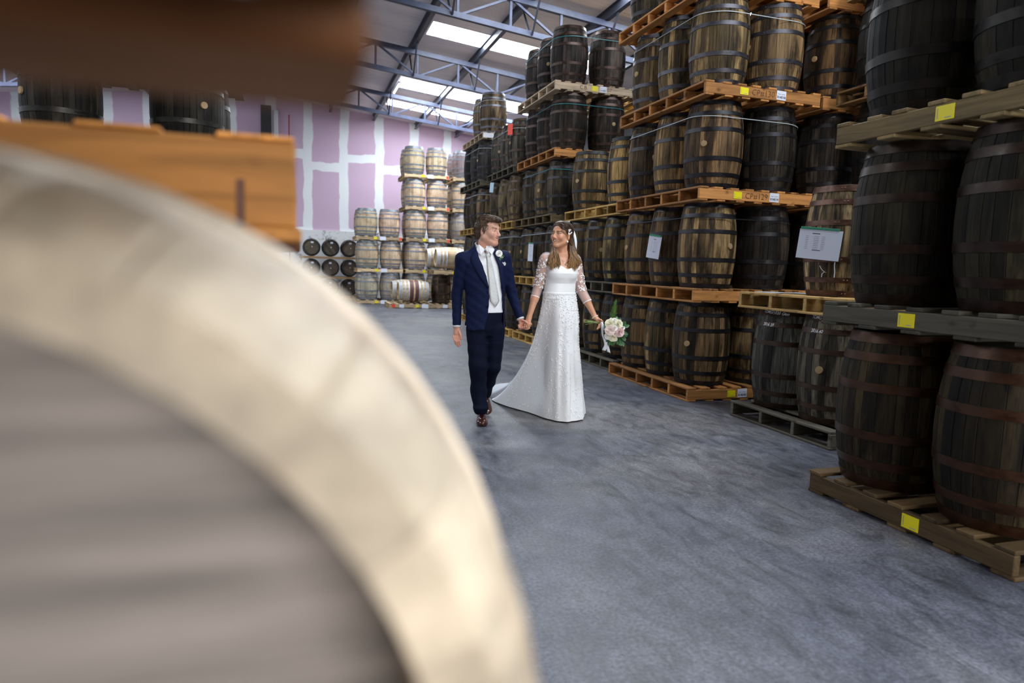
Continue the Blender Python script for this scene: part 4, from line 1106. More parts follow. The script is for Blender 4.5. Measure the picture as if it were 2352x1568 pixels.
# left hand, fingers closed round hers
F.cone((.303, .230, .912), (.318, .232, .865), .024, .030, .02, flat=((.6, -.8, 0), 1.5))
for i, (x0, y0) in enumerate(((.292, .212), (.308, .222), (.325, .232), (.341, .242))):
    k_ = (x0, y0 - .002, .848); m1 = (x0 + .006, y0 - .030, .822 + .002 * i); t1 = (x0 + .014, y0 - .062, .832 + .003 * i)
    F.cone(k_, m1, .0095, .0088, .006); F.cone(m1, t1, .0088, .0074, .004)
F.cone((.320, .212, .892), (.348, .186, .885), .012, .010, .010); F.cone((.348, .186, .885), (.366, .176, .870), .010, .008, .005)
P, Q = F.mesh(); P = smooth_pts(P, Q, 1, .4)
me = np_mesh('body', P - GB, Q, 'skin_man'); col = np.ones((len(P), 3)); col = head_tint(P, HC, HM, 1.0, col, 'm')
col *= 1 - np.clip((1.60 - P[:, 2]) / .08, 0, 1)[:, None] * np.array((0, .16, .20)); set_tint(me, col)
link('body', me, groom); eyes(groom, GB, W, HM, 1.0)
# hair: short, swept
F = Field((-.14, .0, 1.55), (.14, .30, 1.83), .0032)
def hl(c, r, k=.015, mode='add'): F.ell(HC + HM @ np.array(c), r, k, mode, HM)
hl((0, .026, .050), (.083, .099, .089)); hl((0, -.030, .098), (.066, .066, .040), .02); hl((0, -.072, .098), (.05, .026, .018), .02); hl((0, .060, .0), (.074, .066, .07), .02)
hl((0, -.125, .012), (.090, .085, .080), .006, 'sub'); hl((0, -.075, -.06), (.12, .11, .075), .01, 'sub')
for sg in (-1, 1): hl((sg * .085, .000, -.030), (.030, .030, .045), .008, 'sub'); hl((sg * .078, -.012, .012), (.008, .010, .022), .008)
hl((0, .10, -.11), (.12, .12, .06), .01, 'sub')
sl, X, Y, Z = F.block(F.lo, F.lo + F.h * F.n)
P, Q = F.mesh(); A = Acc(); A.add([tuple(p) for p in P], [tuple(q) for q in Q])
rr = random.Random(5); ctr = np.array(HC) + HM @ np.array((0, .02, .03))
fw = HM @ np.array((0, -1, 0)); lf = HM @ np.array((1, 0, 0))
nrm_ = P - ctr; sel = [i for i in range(len(P))]
for k_ in range(1700):
    p_ = P[rr.choice(sel)]; l_ = HM.T @ (p_ - np.array(HC)); n_ = (p_ - ctr) / np.linalg.norm(p_ - ctr)
    if l_[2] < -.03 and rr.random() < .6: continue
    d_ = (fw * .8 + lf * .35 * rr.uniform(-1, 1) + np.array((0, 0, -.25 if l_[2] < .06 else .25))) if l_[2] > .05 else (np.array((0, 0, -1.0)) - fw * .4)
    d_ = d_ - n_ * (d_ @ n_) * .8; d_ /= np.linalg.norm(d_); L_ = rr.uniform(.018, .034) * (1.2 if l_[2] > .08 else .8)
    A.add(*tube([p_ - n_ * .004, p_ + n_ * .003 + d_ * L_ * .5, p_ + n_ * .0025 + d_ * L_], [.0018, .0022, .0006], 5, 4, flat=.7))
A.build('hair', 'hair_man', groom, GB)
# shirt
F = Field((-.26, -.02, .84), (.24, .34, 1.58), .0045)
F.loft([(r_[0], r_[1], r_[2], r_[3] - .014, r_[4] - .016) for r_ in JT], GY, 0, zlo=.958, zhi=1.475)
P, Q = F.mesh(); link('shirt', np_mesh('shirt', P - GB, Q, 'shirt_white'), groom)
def front_y(fn, x, z, lo=-.2, hi=.25):
    ys = np.linspace(lo, hi, 240); d = fn(np.full(240, x), ys, np.full(240, z)); i = np.argmax(d < 0)
    if d[i] >= 0: return None
    return ys[i]
jf0 = loft_fn(np.array(JT), GY, 0.0, .5, 1.56)
def cone_d(a, b, ra, rb):
    a = np.array(a); d = np.array(b) - a
    def fn(X, Y, Z):
        t = np.clip(((X - a[0]) * d[0] + (Y - a[1]) * d[1] + (Z - a[2]) * d[2]) / (d @ d), 0, 1)
        return np.sqrt((X - a[0] - t * d[0]) ** 2 + (Y - a[1] - t * d[1]) ** 2 + (Z - a[2] - t * d[2]) ** 2) - (ra + (rb - ra) * t)
    return fn
jc = [cone_d((-.09, .14, 1.455), SR, .045, .058), cone_d((.03, .20, 1.465), SL_, .045, .056), cone_d(SL_, EL, .058, .047)]
jf = lambda X, Y, Z: np.minimum.reduce([jf0(X, Y, Z)] + [q(X, Y, Z) for q in jc])
sf = loft_fn(np.array([(r_[0], r_[1], r_[2], r_[3] - .014, r_[4] - .016) for r_ in JT]), GY, 0.0, .5, 1.5)
# collar: folded band with two points
A = Acc()
nc = np.array((-.030, .172, 0))
def ringp(a, r, z, tilt): return nc + np.array((r * math.cos(a), r * 1.02 * math.sin(a), z + tilt * math.sin(a)))
ang = [math.radians(d_) for d_ in range(-70, 252, 14)]
V = []
for a in ang:
    V += [ringp(a, .066, 1.545, .028), ringp(a, .074, 1.540, .026), ringp(a, .083, 1.492, .022)]
A.add(V, quads(len(ang), 3))
for pts in (((-.066, .098, 1.532), (-.012, .094, 1.490), (-.043, .062, 1.440), (-.088, .092, 1.478)), ((.036, .118, 1.532), (.004, .098, 1.490), (.046, .080, 1.448), (.066, .118, 1.492))):
    V = [np.array(p) for p in pts]; V2 = [p + np.array((.002, .010, -.002)) for p in V]
    A.add(V + V2, [(0, 1, 2, 3), (7, 6, 5, 4), (0, 4, 5, 1), (1, 5, 6, 2), (2, 6, 7, 3), (3, 7, 4, 0)])
A.build('shirt_collar', 'shirt_white', groom, GB, False)
# tie
V, Fc = [], []
tie = [(1.462, .010, .013), (1.44, .014, .019), (1.425, .018, .014), (1.36, .032, .021), (1.28, .046, .026), (1.20, .060, .030), (1.12, .072, .034), (1.06, .081, .037), (1.012, .088, .002)]
for z, x, w_ in tie:
    for q in (-1, -.5, 0, .5, 1):
        y = front_y(sf, x + q * w_, min(z, 1.44)); V.append((x + q * w_, (y if y is not None else .08) - .008 - .004 * (1 - q * q) - (.014 if z > 1.43 else 0), z))
n = len(tie); Fc = [(i * 5 + j, i * 5 + j + 1, (i + 1) * 5 + j + 1, (i + 1) * 5 + j) for i in range(n - 1) for j in range(4)]
o = Acc().add(V, Fc).build('tie', 'tie_silver', groom, GB); md = o.modifiers.new('thickness', 'SOLIDIFY'); md.thickness = .004
Acc().add(*tube([(-.004, .063, 1.492), (.010, .056, 1.478), (.013, .056, 1.452)], [.018, .019, .012], 7, 10, flat=.7)).build('tie_knot', 'tie_silver', groom, GB)
# jacket
F = Field((-.32, -.02, .74), (.40, .40, 1.58), .0042)
F.loft(JT, GY, 0, zlo=.70, zhi=1.535)
F.cone((-.09, .14, 1.455), SR, .045, .058, .03); F.cone((.03, .20, 1.465), SL_, .045, .056, .03)
for S_, E_, W_ in ((SR, ER, WR), (SL_, EL, WL)):
    F.cone(S_, E_, .058, .047, .022); F.cone(E_, np.array(W_) + (np.array(E_) - np.array(W_)) * -.02, .047, .034, .012)
solid = F.D.copy()
F.D = np.maximum(F.D, -(solid + .011))
OPEN = [(-.10, 1.53), (-.093, 1.51), (-.060, 1.43), (-.026, 1.353), (.008, 1.26), (.030, 1.17), (.036, 1.10), (.036, 1.03), (.026, .93), (.006, .84), (-.02, .76), (.17, .76), (.158, .84), (.157, .973), (.142, 1.10), (.126, 1.247), (.107, 1.357), (.07, 1.45), (.043, 1.52), (.04, 1.56)]
F.op(poly_fn(OPEN, -.3, .16), (-.2, -.1, .74), (.3, .17, 1.58), 0, 'sub')
F.cone((-.03, .172, 1.46), (-.02, .17, 1.62), .078, .082, 0, 'sub')
F.op(lambda X, Y, Z: Z - (.806 + .07 * (X + .18) * .9 - .02 * np.clip((X - .0) / .1, 0, 1) * 0), (-.2, -.1, .72), (.21, .4, .86), 0, 'sub')
sl, X, Y, Z = F.block(F.lo, F.lo + F.h * F.n)
F.D += (.0022 * np.sin(38 * X + 60 * Z + 9 * Y) * np.sin(24 * Z + 20 * X)).astype(np.float32)
# sleeve ends stay, everything below the wrists goes
for W_, E_ in ((WR, ER), (WL, EL)):
    W_ = np.array(W_); d = (W_ - np.array(E_)); d /= np.linalg.norm(d)
    F.op(lambda X, Y, Z: -((X - W_[0]) * d[0] + (Y - W_[1]) * d[1] + (Z - W_[2]) * d[2]), W_ - .08, W_ + .08, 0, 'sub')
P, Q = F.mesh(); P = smooth_pts(P, Q, 2, .5); link('jacket', np_mesh('jacket', P - GB, Q, 'navy_wool'), groom)
# lapels lie on the jacket
def patch(c1, c2, fn, off, name, mat, nu=18, nv=5, parent=None, base=None, thick=.004):
    c1 = catmull(c1, nu); c2 = catmull(c2, nu); V = []
    for a, b in zip(c1, c2):
        for q in np.linspace(0, 1, nv):
            p_ = a * (1 - q) + b * q; y = front_y(fn, p_[0], p_[1])
            V.append((p_[0], (y if y is not None else .15) - off - .004 * math.sin(q * math.pi), p_[1]))
    o = Acc().add(V, [(i, i + nv, i + nv + 1, i + 1) for r_ in range(nu - 1) for i in range(r_ * nv, r_ * nv + nv - 1)]).build(name, mat, parent, base)
    md = o.modifiers.new('thickness', 'SOLIDIFY'); md.thickness = thick; md.offset = 0; return o
patch([(-.086, 1.485), (-.060, 1.42), (-.026, 1.345), (.008, 1.255), (.030, 1.175)], [(-.118, 1.462), (-.128, 1.41), (-.098, 1.335), (-.040, 1.245), (.022, 1.168)], jf, .006, 'lapel', 'navy_wool', parent=groom, base=GB)
patch([(.052, 1.492), (.074, 1.43), (.107, 1.35), (.126, 1.247), (.140, 1.17)], [(.082, 1.468), (.125, 1.42), (.150, 1.35), (.150, 1.26), (.146, 1.165)], jf, .006, 'lapel', 'navy_wool', parent=groom, base=GB)
for z in (1.132, 1.015):
    y = front_y(jf, .022, z); Acc().add(*tube([(.022, y - .002, z), (.0225, y - .007, z)], [.009, .008], 2, 10)).build('button', 'button_dark', groom, GB)
# shirt cuffs
for W_, E_ in ((WR, ER), (WL, EL)):
    W_ = np.array(W_); d = W_ - np.array(E_); d /= np.linalg.norm(d)
    o = Acc().add(*tube([W_ - d * .02, W_ + d * .014], [.030, .030], 2, 16)).build('shirt_cuff', 'shirt_white', groom, GB)
    md = o.modifiers.new('thickness', 'SOLIDIFY'); md.thickness = .003
# trousers
F = Field((-.22, -.10, .06), (.24, .62, 1.0), .0048)
F.loft([(.76, .008, .15, .105, .085), (.82, .008, .15, .142, .102), (.90, .006, .15, .150, .104), (.985, .01, .15, .148, .098)], GY, 0)
HRj, KR, AR = (-.068, .125, .81), (-.042, .065, .50), (-.012, .055, .135)
HLj, KL, AL = (.086, .175, .81), (.074, .165, .49), (.000, .50, .185)
F.cone(HRj, KR, .092, .076, .02); F.cone(KR, (-.036, .085, .28), .074, .068, .03); F.cone((-.036, .085, .28), AR, .068, .058, .03)
F.ell((-.012, .05, .150), (.066, .072, .030), .02)
F.cone(HLj, KL, .090, .074, .012); F.cone(KL, (.030, .33, .33), .074, .066, .012); F.cone((.030, .33, .33), AL, .066, .058, .03)
F.op(lambda X, Y, Z: Z - .092, (-.2, -.1, .0), (.2, .3, .10), 0, 'sub')
sl, X, Y, Z = F.block(F.lo, F.lo + F.h * F.n)
F.D += (.004 * np.sin(30 * X + 26 * Z + 14 * Y) * np.sin(34 * Z - 18 * X)).astype(np.float32) * np.where(Z < .7, 1, .3)
P, Q = F.mesh(); P = smooth_pts(P, Q, 2, .5); link('trousers', np_mesh('trousers', P - GB, Q, 'navy_trouser'), groom)
# shoes
def shoe(toe, heel, lift, name='shoe'):
    toe = np.array(toe, float); heel = np.array(heel, float); d = toe - heel; L = np.linalg.norm(d); d /= L
    sd = np.array((-d[1], d[0], 0)); sd /= np.linalg.norm(sd)
    lo = np.minimum(toe, heel) - .09; hi = np.maximum(toe, heel) + .13
    F = Field(lo, hi, .004); M = np.stack([sd, d, np.cross(sd, d)], 1)
    at = lambda u, v_, w_: heel + d * (u * L) + sd * v_ + np.cross(sd, d) * w_
    up = np.cross(sd, d)
    if up[2] < 0: M[:, 2] *= -1; up = -up
    at = lambda u, v_, w_: heel + d * (u * L) + sd * v_ + up * w_
    F.cone(at(.12, 0, .034), at(.50, 0, .034), .036, .040, 0); F.ell(at(.72, 0, .028), (.050, .095, .034), .02, 'add', M); F.ell(at(.16, 0, .060), (.036, .050, .060), .02, 'add', M)
    F.ell(at(.42, 0, .062), (.034, .075, .036), .02, 'add', M)
    F.ell(at(.86, 0, .020), (.046, .045, .026), .012, 'add', M)
    p0 = at(0, 0, .0); F.op(lambda X, Y, Z: (X - p0[0]) * up[0] + (Y - p0[1]) * up[1] + (Z - p0[2]) * up[2] - .002, lo, hi, 0, 'sub')
    P, Q = F.mesh(); o = link(name, np_mesh(name, P - GB, Q, 'shoe_leather'), groom)
    return at
shoe((.008, -.03, .001), (-.012, .235, .001), 0); shoe((.03, .40, .015), (-.01, .60, .125), 0)
# buttonhole flower and pocket square
def rose(c, nrm, r, mats, name, parent, base, rnd, layers=3, seed=0):
    """spiral of cupped petals; returns the object"""
    rr = random.Random(seed); nrm = np.array(nrm, float); nrm /= np.linalg.norm(nrm)
    a = np.cross(nrm, (0, 0, 1)); a /= np.linalg.norm(a); b = np.cross(nrm, a); c = np.array(c, float); A = Acc()
    for l in range(layers):
        n = 5 + l if l else 4; rad = r * (.28 + .72 * l / max(1, layers - 1)); hgt = r * (.75 - .55 * l / max(1, layers - 1))
        for i in range(n):
            th = 2 * math.pi * i / n + l * .5 + rr.uniform(-.15, .15); wd = 1.35 * 2 * math.pi / n / 2
            V = []
            for p_ in range(4):
                f_ = p_ / 3
                for q in range(5):
                    g_ = (q - 2) / 2; t_ = th + g_ * wd * (.5 + .5 * f_)
                    rr_ = rad * (.25 + .75 * f_) * (1 + .05 * math.cos(g_ * 2)) ; hh = -r * .35 + (hgt + r * .35) * f_ ** .7 - .10 * r * g_ * g_ * f_
                    if f_ > .9: rr_ *= 1.07; hh -= .06 * r
                    V.append(c + a * rr_ * math.cos(t_) + b * rr_ * math.sin(t_) + nrm * hh)
            A.add(V, [(i_ * 5 + j, i_ * 5 + j + 1, (i_ + 1) * 5 + j + 1, (i_ + 1) * 5 + j) for i_ in range(3) for j in range(4)])
    # bud
    for l in range(1):
        V = []
        for p_ in range(5):
            for q in range(8):
                t_ = 2 * math.pi * q / 8; ph = math.pi * .5 * p_ / 4; V.append(c + (a * math.cos(t_) + b * math.sin(t_)) * r * .16 * math.cos(ph) + nrm * (r * .30 + r * .30 * math.sin(ph)))
        A.add(V, [(i_ * 8 + j, i_ * 8 + (j + 1) % 8, (i_ + 1) * 8 + (j + 1) % 8, (i_ + 1) * 8 + j) for i_ in range(4) for j in range(8)])
    return A.build(name, mats, parent, base)
def leaf_pts(c, d, up, L, w_, curl=.2):
    c = np.array(c, float); d = np.array(d, float); d /= np.linalg.norm(d); up = np.array(up, float); s_ = np.cross(d, up); s_ /= np.linalg.norm(s_) + 1e-9; u = np.cross(s_, d)
    V = []; n = 6
    for i in range(n):
        f_ = i / (n - 1); ww = w_ * math.sin(math.pi * min(.98, .08 + .9 * f_)) ** .8
        p_ = c + d * L * f_ + u * curl * L * (f_ * f_)
        V += [p_ - s_ * ww + u * ww * .35, p_, p_ + s_ * ww + u * ww * .35]
    return V, [(i * 3 + j, i * 3 + j + 1, (i + 1) * 3 + j + 1, (i + 1) * 3 + j) for i in range(n - 1) for j in range(2)]
bt = empty('buttonhole_flower', cw(.112, .055, 1.452), -YAW, 'white rose buttonhole on the man\'s lapel', 'flower'); BB = np.array((.112, .055, 1.452))
rose((.108, .036, 1.458), (.1, -1, .25), .026, 'rose_white', 'rose', bt, BB, 0, seed=3)
rose((.132, .040, 1.432), (.2, -1, .1), .011, 'rose_white', 'small_flower', bt, BB, 0, layers=2, seed=5)
for k_, (x, z, dx, dz) in enumerate(((.118, 1.438, .6, -.8), (.126, 1.445, .9, -.3), (.118, 1.432, .1, -1))):
    Acc().add(*leaf_pts((x, .042, z), (dx, -.1, dz), (0, -1, 0), .032, .009)).build('leaf', 'leaf_green', bt, BB)
pk = Acc(); y = (front_y(jf, .146, 1.373) or .10) - .016
pk.add([(.136, y, 1.357), (.162, y + .012, 1.361), (.166, y + .010, 1.378), (.156, y - .004, 1.392), (.149, y - .002, 1.383), (.138, y - .006, 1.388), (.134, y - .002, 1.372)], [(0, 1, 2, 3, 4, 5, 6)])
o = pk.build('pocket_square', 'shirt_white', groom, GB, False); md = o.modifiers.new('thickness', 'SOLIDIFY'); md.thickness = .006

# =========================== bride
bride, BB_ = person_root('woman in a white wedding dress with floral sheer sleeves holding a bouquet', 0.64, 0.31)
BYW = math.radians(20)
BT = [(1.08, .640, .31, .150, .112), (1.14, .640, .31, .146, .104), (1.22, .645, .31, .140, .100), (1.27, .652, .306, .144, .112), (1.31, .655, .304, .147, .118), (1.36, .652, .308, .142, .104), (1.41, .646, .316, .128, .084), (1.45, .643, .325, .098, .066), (1.49, .645, .33, .056, .052)]
bSR = (.502, .268, 1.425); bER = (.452, .290, 1.190); bWR = (.379, .225, .918)
bSL = (.776, .368, 1.425); bEL = (.834, .365, 1.172); bWL = (.958, .292, .938)
bHC = (.640, .305, 1.632); bHM = headM(math.radians(-41), math.radians(-4), math.radians(4))
F = Field((.32, .08, .55), (1.06, .50, 1.80), .0028)
F.loft([(r_[0], r_[1], r_[2], r_[3] - .010, r_[4] - .010) for r_ in BT], BYW, 0, zlo=1.10, zhi=1.47)
for sg, sj in ((-1, bSR), (1, bSL)): F.cone((.645 + sg * .05, .325, 1.452), sj, .036, .040, .03)
F.cone((.648, .328, 1.44), (.650, .318, 1.58), .048, .046, .035)
for S_, E_, W_ in ((bSR, bER, bWR), (bSL, bEL, bWL)):
    F.cone(S_, E_, .040, .034, .02); F.cone(E_, np.array(E_) * .6 + np.array(W_) * .4, .034, .034, .02); F.cone(np.array(E_) * .6 + np.array(W_) * .4, W_, .034, .021, .02)
bW = build_head(F, bHC, bHM, .95, 'f', True)
# right hand, laid over his
F.cone(bWR, (.366, .208, .868), .021, .028, .018, flat=((.25, .95, .1), 1.7))
for i, (x0, y0, z0) in enumerate(((.342, .198, .850), (.356, .195, .844), (.371, .193, .845), (.385, .196, .852))):
    m1 = (x0 - .002, y0 + .010, z0 - .024); t1 = (x0 - .006, y0 + .046, z0 - .026)
    F.cone((x0, y0, z0 + .012), m1, .0088, .0080, .006); F.cone(m1, t1, .0080, .0066, .004)
F.cone((.380, .205, .885), (.398, .216, .862), .0095, .008, .008); F.cone((.398, .216, .862), (.394, .228, .845), .008, .0066, .004)
# left hand, closed round the stems
F.cone(bWL, (.988, .270, .908), .021, .027, .018, flat=((.5, -.5, .7), 1.4))
for i, q in enumerate((0, .014, .028, .041)):
    k_ = (1.006 - q * .35, .250, .906 - q * .9); m1 = (1.010 - q * .35, .226, .890 - q * .9); t1 = (.988 - q * .35, .222, .872 - q * .85)
    F.cone(k_, m1, .0085, .0080, .008); F.cone(m1, t1, .0080, .0068, .004)
F.cone((.985, .252, .918), (1.004, .228, .916), .009, .008, .008); F.cone((1.004, .228, .916), (1.020, .224, .902), .008, .0066, .004)
P, Q = F.mesh(); P = smooth_pts(P, Q, 1, .4)
me = np_mesh('body', P - BB_, Q, 'skin_woman'); col = np.ones((len(P), 3)); col = head_tint(P, bHC, bHM, .95, col, 'f'); set_tint(me, col); link('body', me, bride)
eyes(bride, BB_, bW, bHM, .95, -.002)
# teeth
V = []
for i in range(11):
    u = (i - 5) / 5 * .025
    for z in (-.0485, -.0590): V.append(bW((u, -.0925 + 24 * u * u * 1.0, z + 15 * u * u)))
Acc().add(V, [(2 * i, 2 * i + 1, 2 * i + 3, 2 * i + 2) for i in range(10)]).build('teeth', 'teeth', bride, BB_)
# bodice
F = Field((.46, .15, 1.06), (.84, .46, 1.52), .0036)
F.loft(BT, BYW, 0, zlo=1.085, zhi=1.47)
for sg, sj in ((-1, bSR), (1, bSL)): F.cone((.645 + sg * .06, .325, 1.448), sj, .041, .043, .025)
F.ell((.598, .232, 1.305), (.058, .045, .055), .03); F.ell((.722, .262, 1.305), (.056, .045, .055), .03)
NECK = [(.555, 1.53), (.560, 1.46), (.578, 1.42), (.603, 1.388), (.650, 1.370), (.697, 1.342), (.735, 1.362), (.765, 1.405), (.772, 1.46), (.775, 1.53)]
F.op(poly_fn(NECK, -.3, .34), (.5, -.1, 1.3), (.85, .36, 1.55), .004, 'sub')
F.cone((.648, .33, 1.43), (.65, .33, 1.6), .072, .080, .004, 'sub')
P, Q = F.mesh(); P = smooth_pts(P, Q, 1, .4); link('bodice', np_mesh('bodice', P - BB_, Q, 'satin_white'), bride)
# belt
V = []
for i in range(48):
    t_ = 2 * math.pi * i / 48; cs_, sn_ = math.cos(BYW), math.sin(BYW)
    for r_, z in ((.001, 1.118), (.004, 1.121), (.004, 1.143), (.001, 1.146)):
        u, v_ = (.147 + r_) * math.cos(t_), (.106 + r_) * math.sin(t_); V.append((.640 + u * cs_ - v_ * sn_, .31 + u * sn_ + v_ * cs_, z))
F4 = [(i * 4 + j, ((i + 1) % 48) * 4 + j, ((i + 1) % 48) * 4 + j + 1, i * 4 + j + 1) for i in range(48) for j in range(3)]
Acc().add(V, F4).build('waistband', 'satin_white', bride, BB_)
# sheer sleeves with petals sewn on
rr = random.Random(11)
def petal(c, nrm, d, L, w_):
    nrm = np.array(nrm, float); d = np.array(d, float); d -= nrm * (d @ nrm); d /= np.linalg.norm(d) + 1e-9; s_ = np.cross(nrm, d); c = np.array(c, float)
    V = [c - d * L * .5, c - d * L * .1 + s_ * w_ + nrm * .002, c + d * L * .35 + s_ * w_ * .8 + nrm * .003, c + d * L * .5 + nrm * .003, c + d * L * .35 - s_ * w_ * .8 + nrm * .003, c - d * L * .1 - s_ * w_ + nrm * .002, c + d * L * .1 + nrm * .005]
    return V, [(0, 1, 6), (1, 2, 6), (2, 3, 6), (3, 4, 6), (4, 5, 6), (5, 0, 6)]
for S_, E_, W_, fr in ((bSR, bER, bWR, .34), (bSL, bEL, bWL, .46)):
    S_, E_, W_ = map(np.array, (S_, E_, W_)); end = E_ + (W_ - E_) * fr
    path = [S_ + (np.array((.645, .325, 1.46)) - S_) * .32 + np.array((0, 0, .004)), S_ + np.array((0, 0, .004)), S_ * .5 + E_ * .5, E_, end]
    sl_ = Acc().add(*tube(path, [.044, .049, .048, .044, .040], 26, 20)).build('sleeve', 'tulle_sleeve', bride, BB_)
    pc = catmull([S_, S_ * .5 + E_ * .5, E_, end], 60)
    A = Acc()
    d_end = (W_ - E_) / np.linalg.norm(W_ - E_); A2 = Acc().add(*tube([end - d_end * .004, end + d_end * .003], [.0405, .0405], 2, 20)); A2.build('sleeve_hem', 'petal_white', sl_, BB_)
    for k_ in range(44):
        t_ = rr.uniform(.0, .74); i = int(t_ * 59); p_ = pc[i]; ax = pc[min(59, i + 1)] - pc[max(0, i - 1)]; ax /= np.linalg.norm(ax)
        th = rr.uniform(-1.5, 1.5) - math.pi / 2; s_ = np.cross(ax, (0, 1, 0)); s_ /= np.linalg.norm(s_); u = np.cross(s_, ax)
        for g_ in range(3):
            th2 = th + rr.uniform(-.3, .3); nn = s_ * math.sin(th2 + math.pi / 2) + np.array((0, -1, 0)) * abs(math.cos(th2 + math.pi / 2)); nn -= ax * (nn @ ax); nn /= np.linalg.norm(nn)
            r_ = np.interp(t_, [0, 1], [.050, .043]); dd = ax * rr.uniform(-1, 1) + np.cross(nn, ax) * rr.uniform(-1, 1)
            A.add(*petal(p_ + nn * r_ + ax * rr.uniform(-.014, .014), nn, dd, .017, .0052))
    o = A.build('petal_applique', 'petal_white', sl_, BB_, False); o['kind'] = 'stuff'
# skirt: waist ellipse to a ground outline with a train, hanging in folds
def ground_outline(pts, n):
    P = catmull(list(pts) + [pts[0]], 400); d = np.r_[0, np.cumsum(np.linalg.norm(np.diff(P, axis=0), axis=1))]
    return P, d
NA = 220; NTT = 60
def skirt(name, pts, mat, ztop, tab0, grow, fold, pw, anchor, zfloor=.012):
    # pts: (angle deg round the waist, ground x, ground y)
    A_ = np.array([p[0] for p in pts], float); Gx = np.array([p[1] for p in pts]); Gy = np.array([p[2] for p in pts])
    A_ = np.r_[A_ - 360, A_, A_ + 360]; Gx = np.r_[Gx, Gx, Gx]; Gy = np.r_[Gy, Gy, Gy]
    ths = np.linspace(0, 360, NA, endpoint=False); cs_, sn_ = math.cos(BYW), math.sin(BYW)
    def cub(xq, x, y):
        d = np.gradient(y, x); i = np.clip(np.searchsorted(x, xq) - 1, 0, len(x) - 2); h_ = x[i + 1] - x[i]; t = (xq - x[i]) / h_
        return (2 * t**3 - 3 * t**2 + 1) * y[i] + (t**3 - 2 * t**2 + t) * h_ * d[i] + (-2 * t**3 + 3 * t**2) * y[i + 1] + (t**3 - t**2) * h_ * d[i + 1]
    bx = cub(ths, A_, Gx); by = cub(ths, A_, Gy)
    tx = np.empty(NA); ty = np.empty(NA)
    V = []
    for i, th in enumerate(ths):
        a = math.radians(th); u, v_ = (tab0[2] + grow) * math.cos(a), (tab0[3] + grow) * math.sin(a)
        x0, y0 = tab0[0] + u * cs_ - v_ * sn_, tab0[1] + u * sn_ + v_ * cs_
        ext = math.hypot(bx[i] - x0, by[i] - y0); p = 1.0 + pw * min(1.6, max(0, ext - .25))
        nx, ny = (bx[i] - tab0[0]), (by[i] - tab0[1]); nl = math.hypot(nx, ny); nx /= nl; ny /= nl
        for j in range(NTT):
            t = j / (NTT - 1); q = t ** p
            hip = .014 * math.exp(-((t - .18) / .12) ** 2)
            f_ = fold * t ** 1.2 * (math.sin(math.radians(th) * 9 + 2.5 * t) + .6 * math.sin(math.radians(th) * 17 + 1.0)) * (1 - .6 * t ** 6)
            x = x0 + (bx[i] - x0) * q + nx * (hip + f_); y = y0 + (by[i] - y0) * q + ny * (hip + f_)
            z = ztop * (1 - t) + zfloor
            if ext > .5:  # the train settles onto the floor
                z = ztop * (1 - t) ** (1 + .35 * min(1, ext - .5)) + zfloor
            V.append((x, y, z))
    Fq = [(i * NTT + j, ((i + 1) % NA) * NTT + j, ((i + 1) % NA) * NTT + j + 1, i * NTT + j + 1) for i in range(NA) for j in range(NTT - 1)]
    return V, Fq
# angle 0 = her left (image right), 270 = towards the camera, 180 = towards the man, 90 = behind
OUT = [(0, .915, .46), (315, .880, .315), (290, .800, .235), (270, .715, .208), (250, .620, .250), (232, .520, .385), (215, .400, .570), (202, .300, .690), (190, .190, .835), (178, .075, 1.03), (165, .060, 1.18), (150, .21, 1.27), (130, .46, 1.30), (105, .72, 1.15), (75, .90, .95), (40, .95, .68)]
OUT.sort()
V, Fq = skirt('skirt', OUT, 'skirt_white', 1.115, (.640, .31, .148, .108), 0, .017, 1.1, None)
sk = Acc().add(V, Fq).build('skirt', 'skirt_white', bride, BB_)
SV = np.array(V).reshape(NA, NTT, 3)
OUT2 = [(0, .925, .52), (300, .80, .34), (270, .70, .42), (235, .56, .50), (215, .42, .66), (200, .26, .90), (190, .07, 1.20), (180, -.030, 1.42), (168, -.02, 1.66), (155, .08, 2.05), (140, .30, 2.20), (115, .65, 2.0), (80, .93, 1.4), (40, .97, .85)]
OUT2.sort()
V2, Fq2 = skirt('train', OUT2, 'tulle_train', 1.115, (.640, .318, .146, .106), 0, .008, .9, None, .006)
keep = []
ths = np.linspace(0, 360, NA, endpoint=False)
for f_ in Fq2:
    th = ths[f_[0] // NTT]
    if th < 250 or th > 330: keep.append(f_)
Acc().add(V2, keep).build('tulle_train', 'tulle_train', bride, BB_)
# petals scattered on the skirt front
A = Acc()
for k_ in range(2300):
    th = rr.uniform(180, 358); t_ = rr.random() ** .9
    band = math.sin(math.radians(th) * 5.5 + 3.2 * t_) + .55 * math.sin(math.radians(th) * 13 - 5 * t_)
    dens = (1.1 if t_ < .16 else .22 + .8 * max(0, band)) * (1.0 if t_ < .6 else .6) * (1.25 if th > 325 or th < 235 else 1)
    if rr.random() > dens * .8: continue
    i = int(th / 360 * NA) % NA; j = min(NTT - 2, max(1, int(t_ * (NTT - 1))))
    p_ = SV[i, j]; du = SV[(i + 1) % NA, j] - SV[i - 1, j]; dv = SV[i, j + 1] - SV[i, j - 1]; nn = np.cross(du, dv); nn /= np.linalg.norm(nn) + 1e-9
    if nn @ (p_ - np.array((.64, .33, p_[2]))) < 0: nn = -nn
    q_ = p_ + du * rr.uniform(-.5, .5) + dv * rr.uniform(-.5, .5) + nn * .002
    A.add(*petal(q_, nn, (rr.uniform(-1, 1), rr.uniform(-1, 1), rr.uniform(-1, 1)), rr.uniform(.010, .016), .0045))
o = A.build('petal_applique', 'petal_white', sk, BB_, False); o['kind'] = 'stuff'
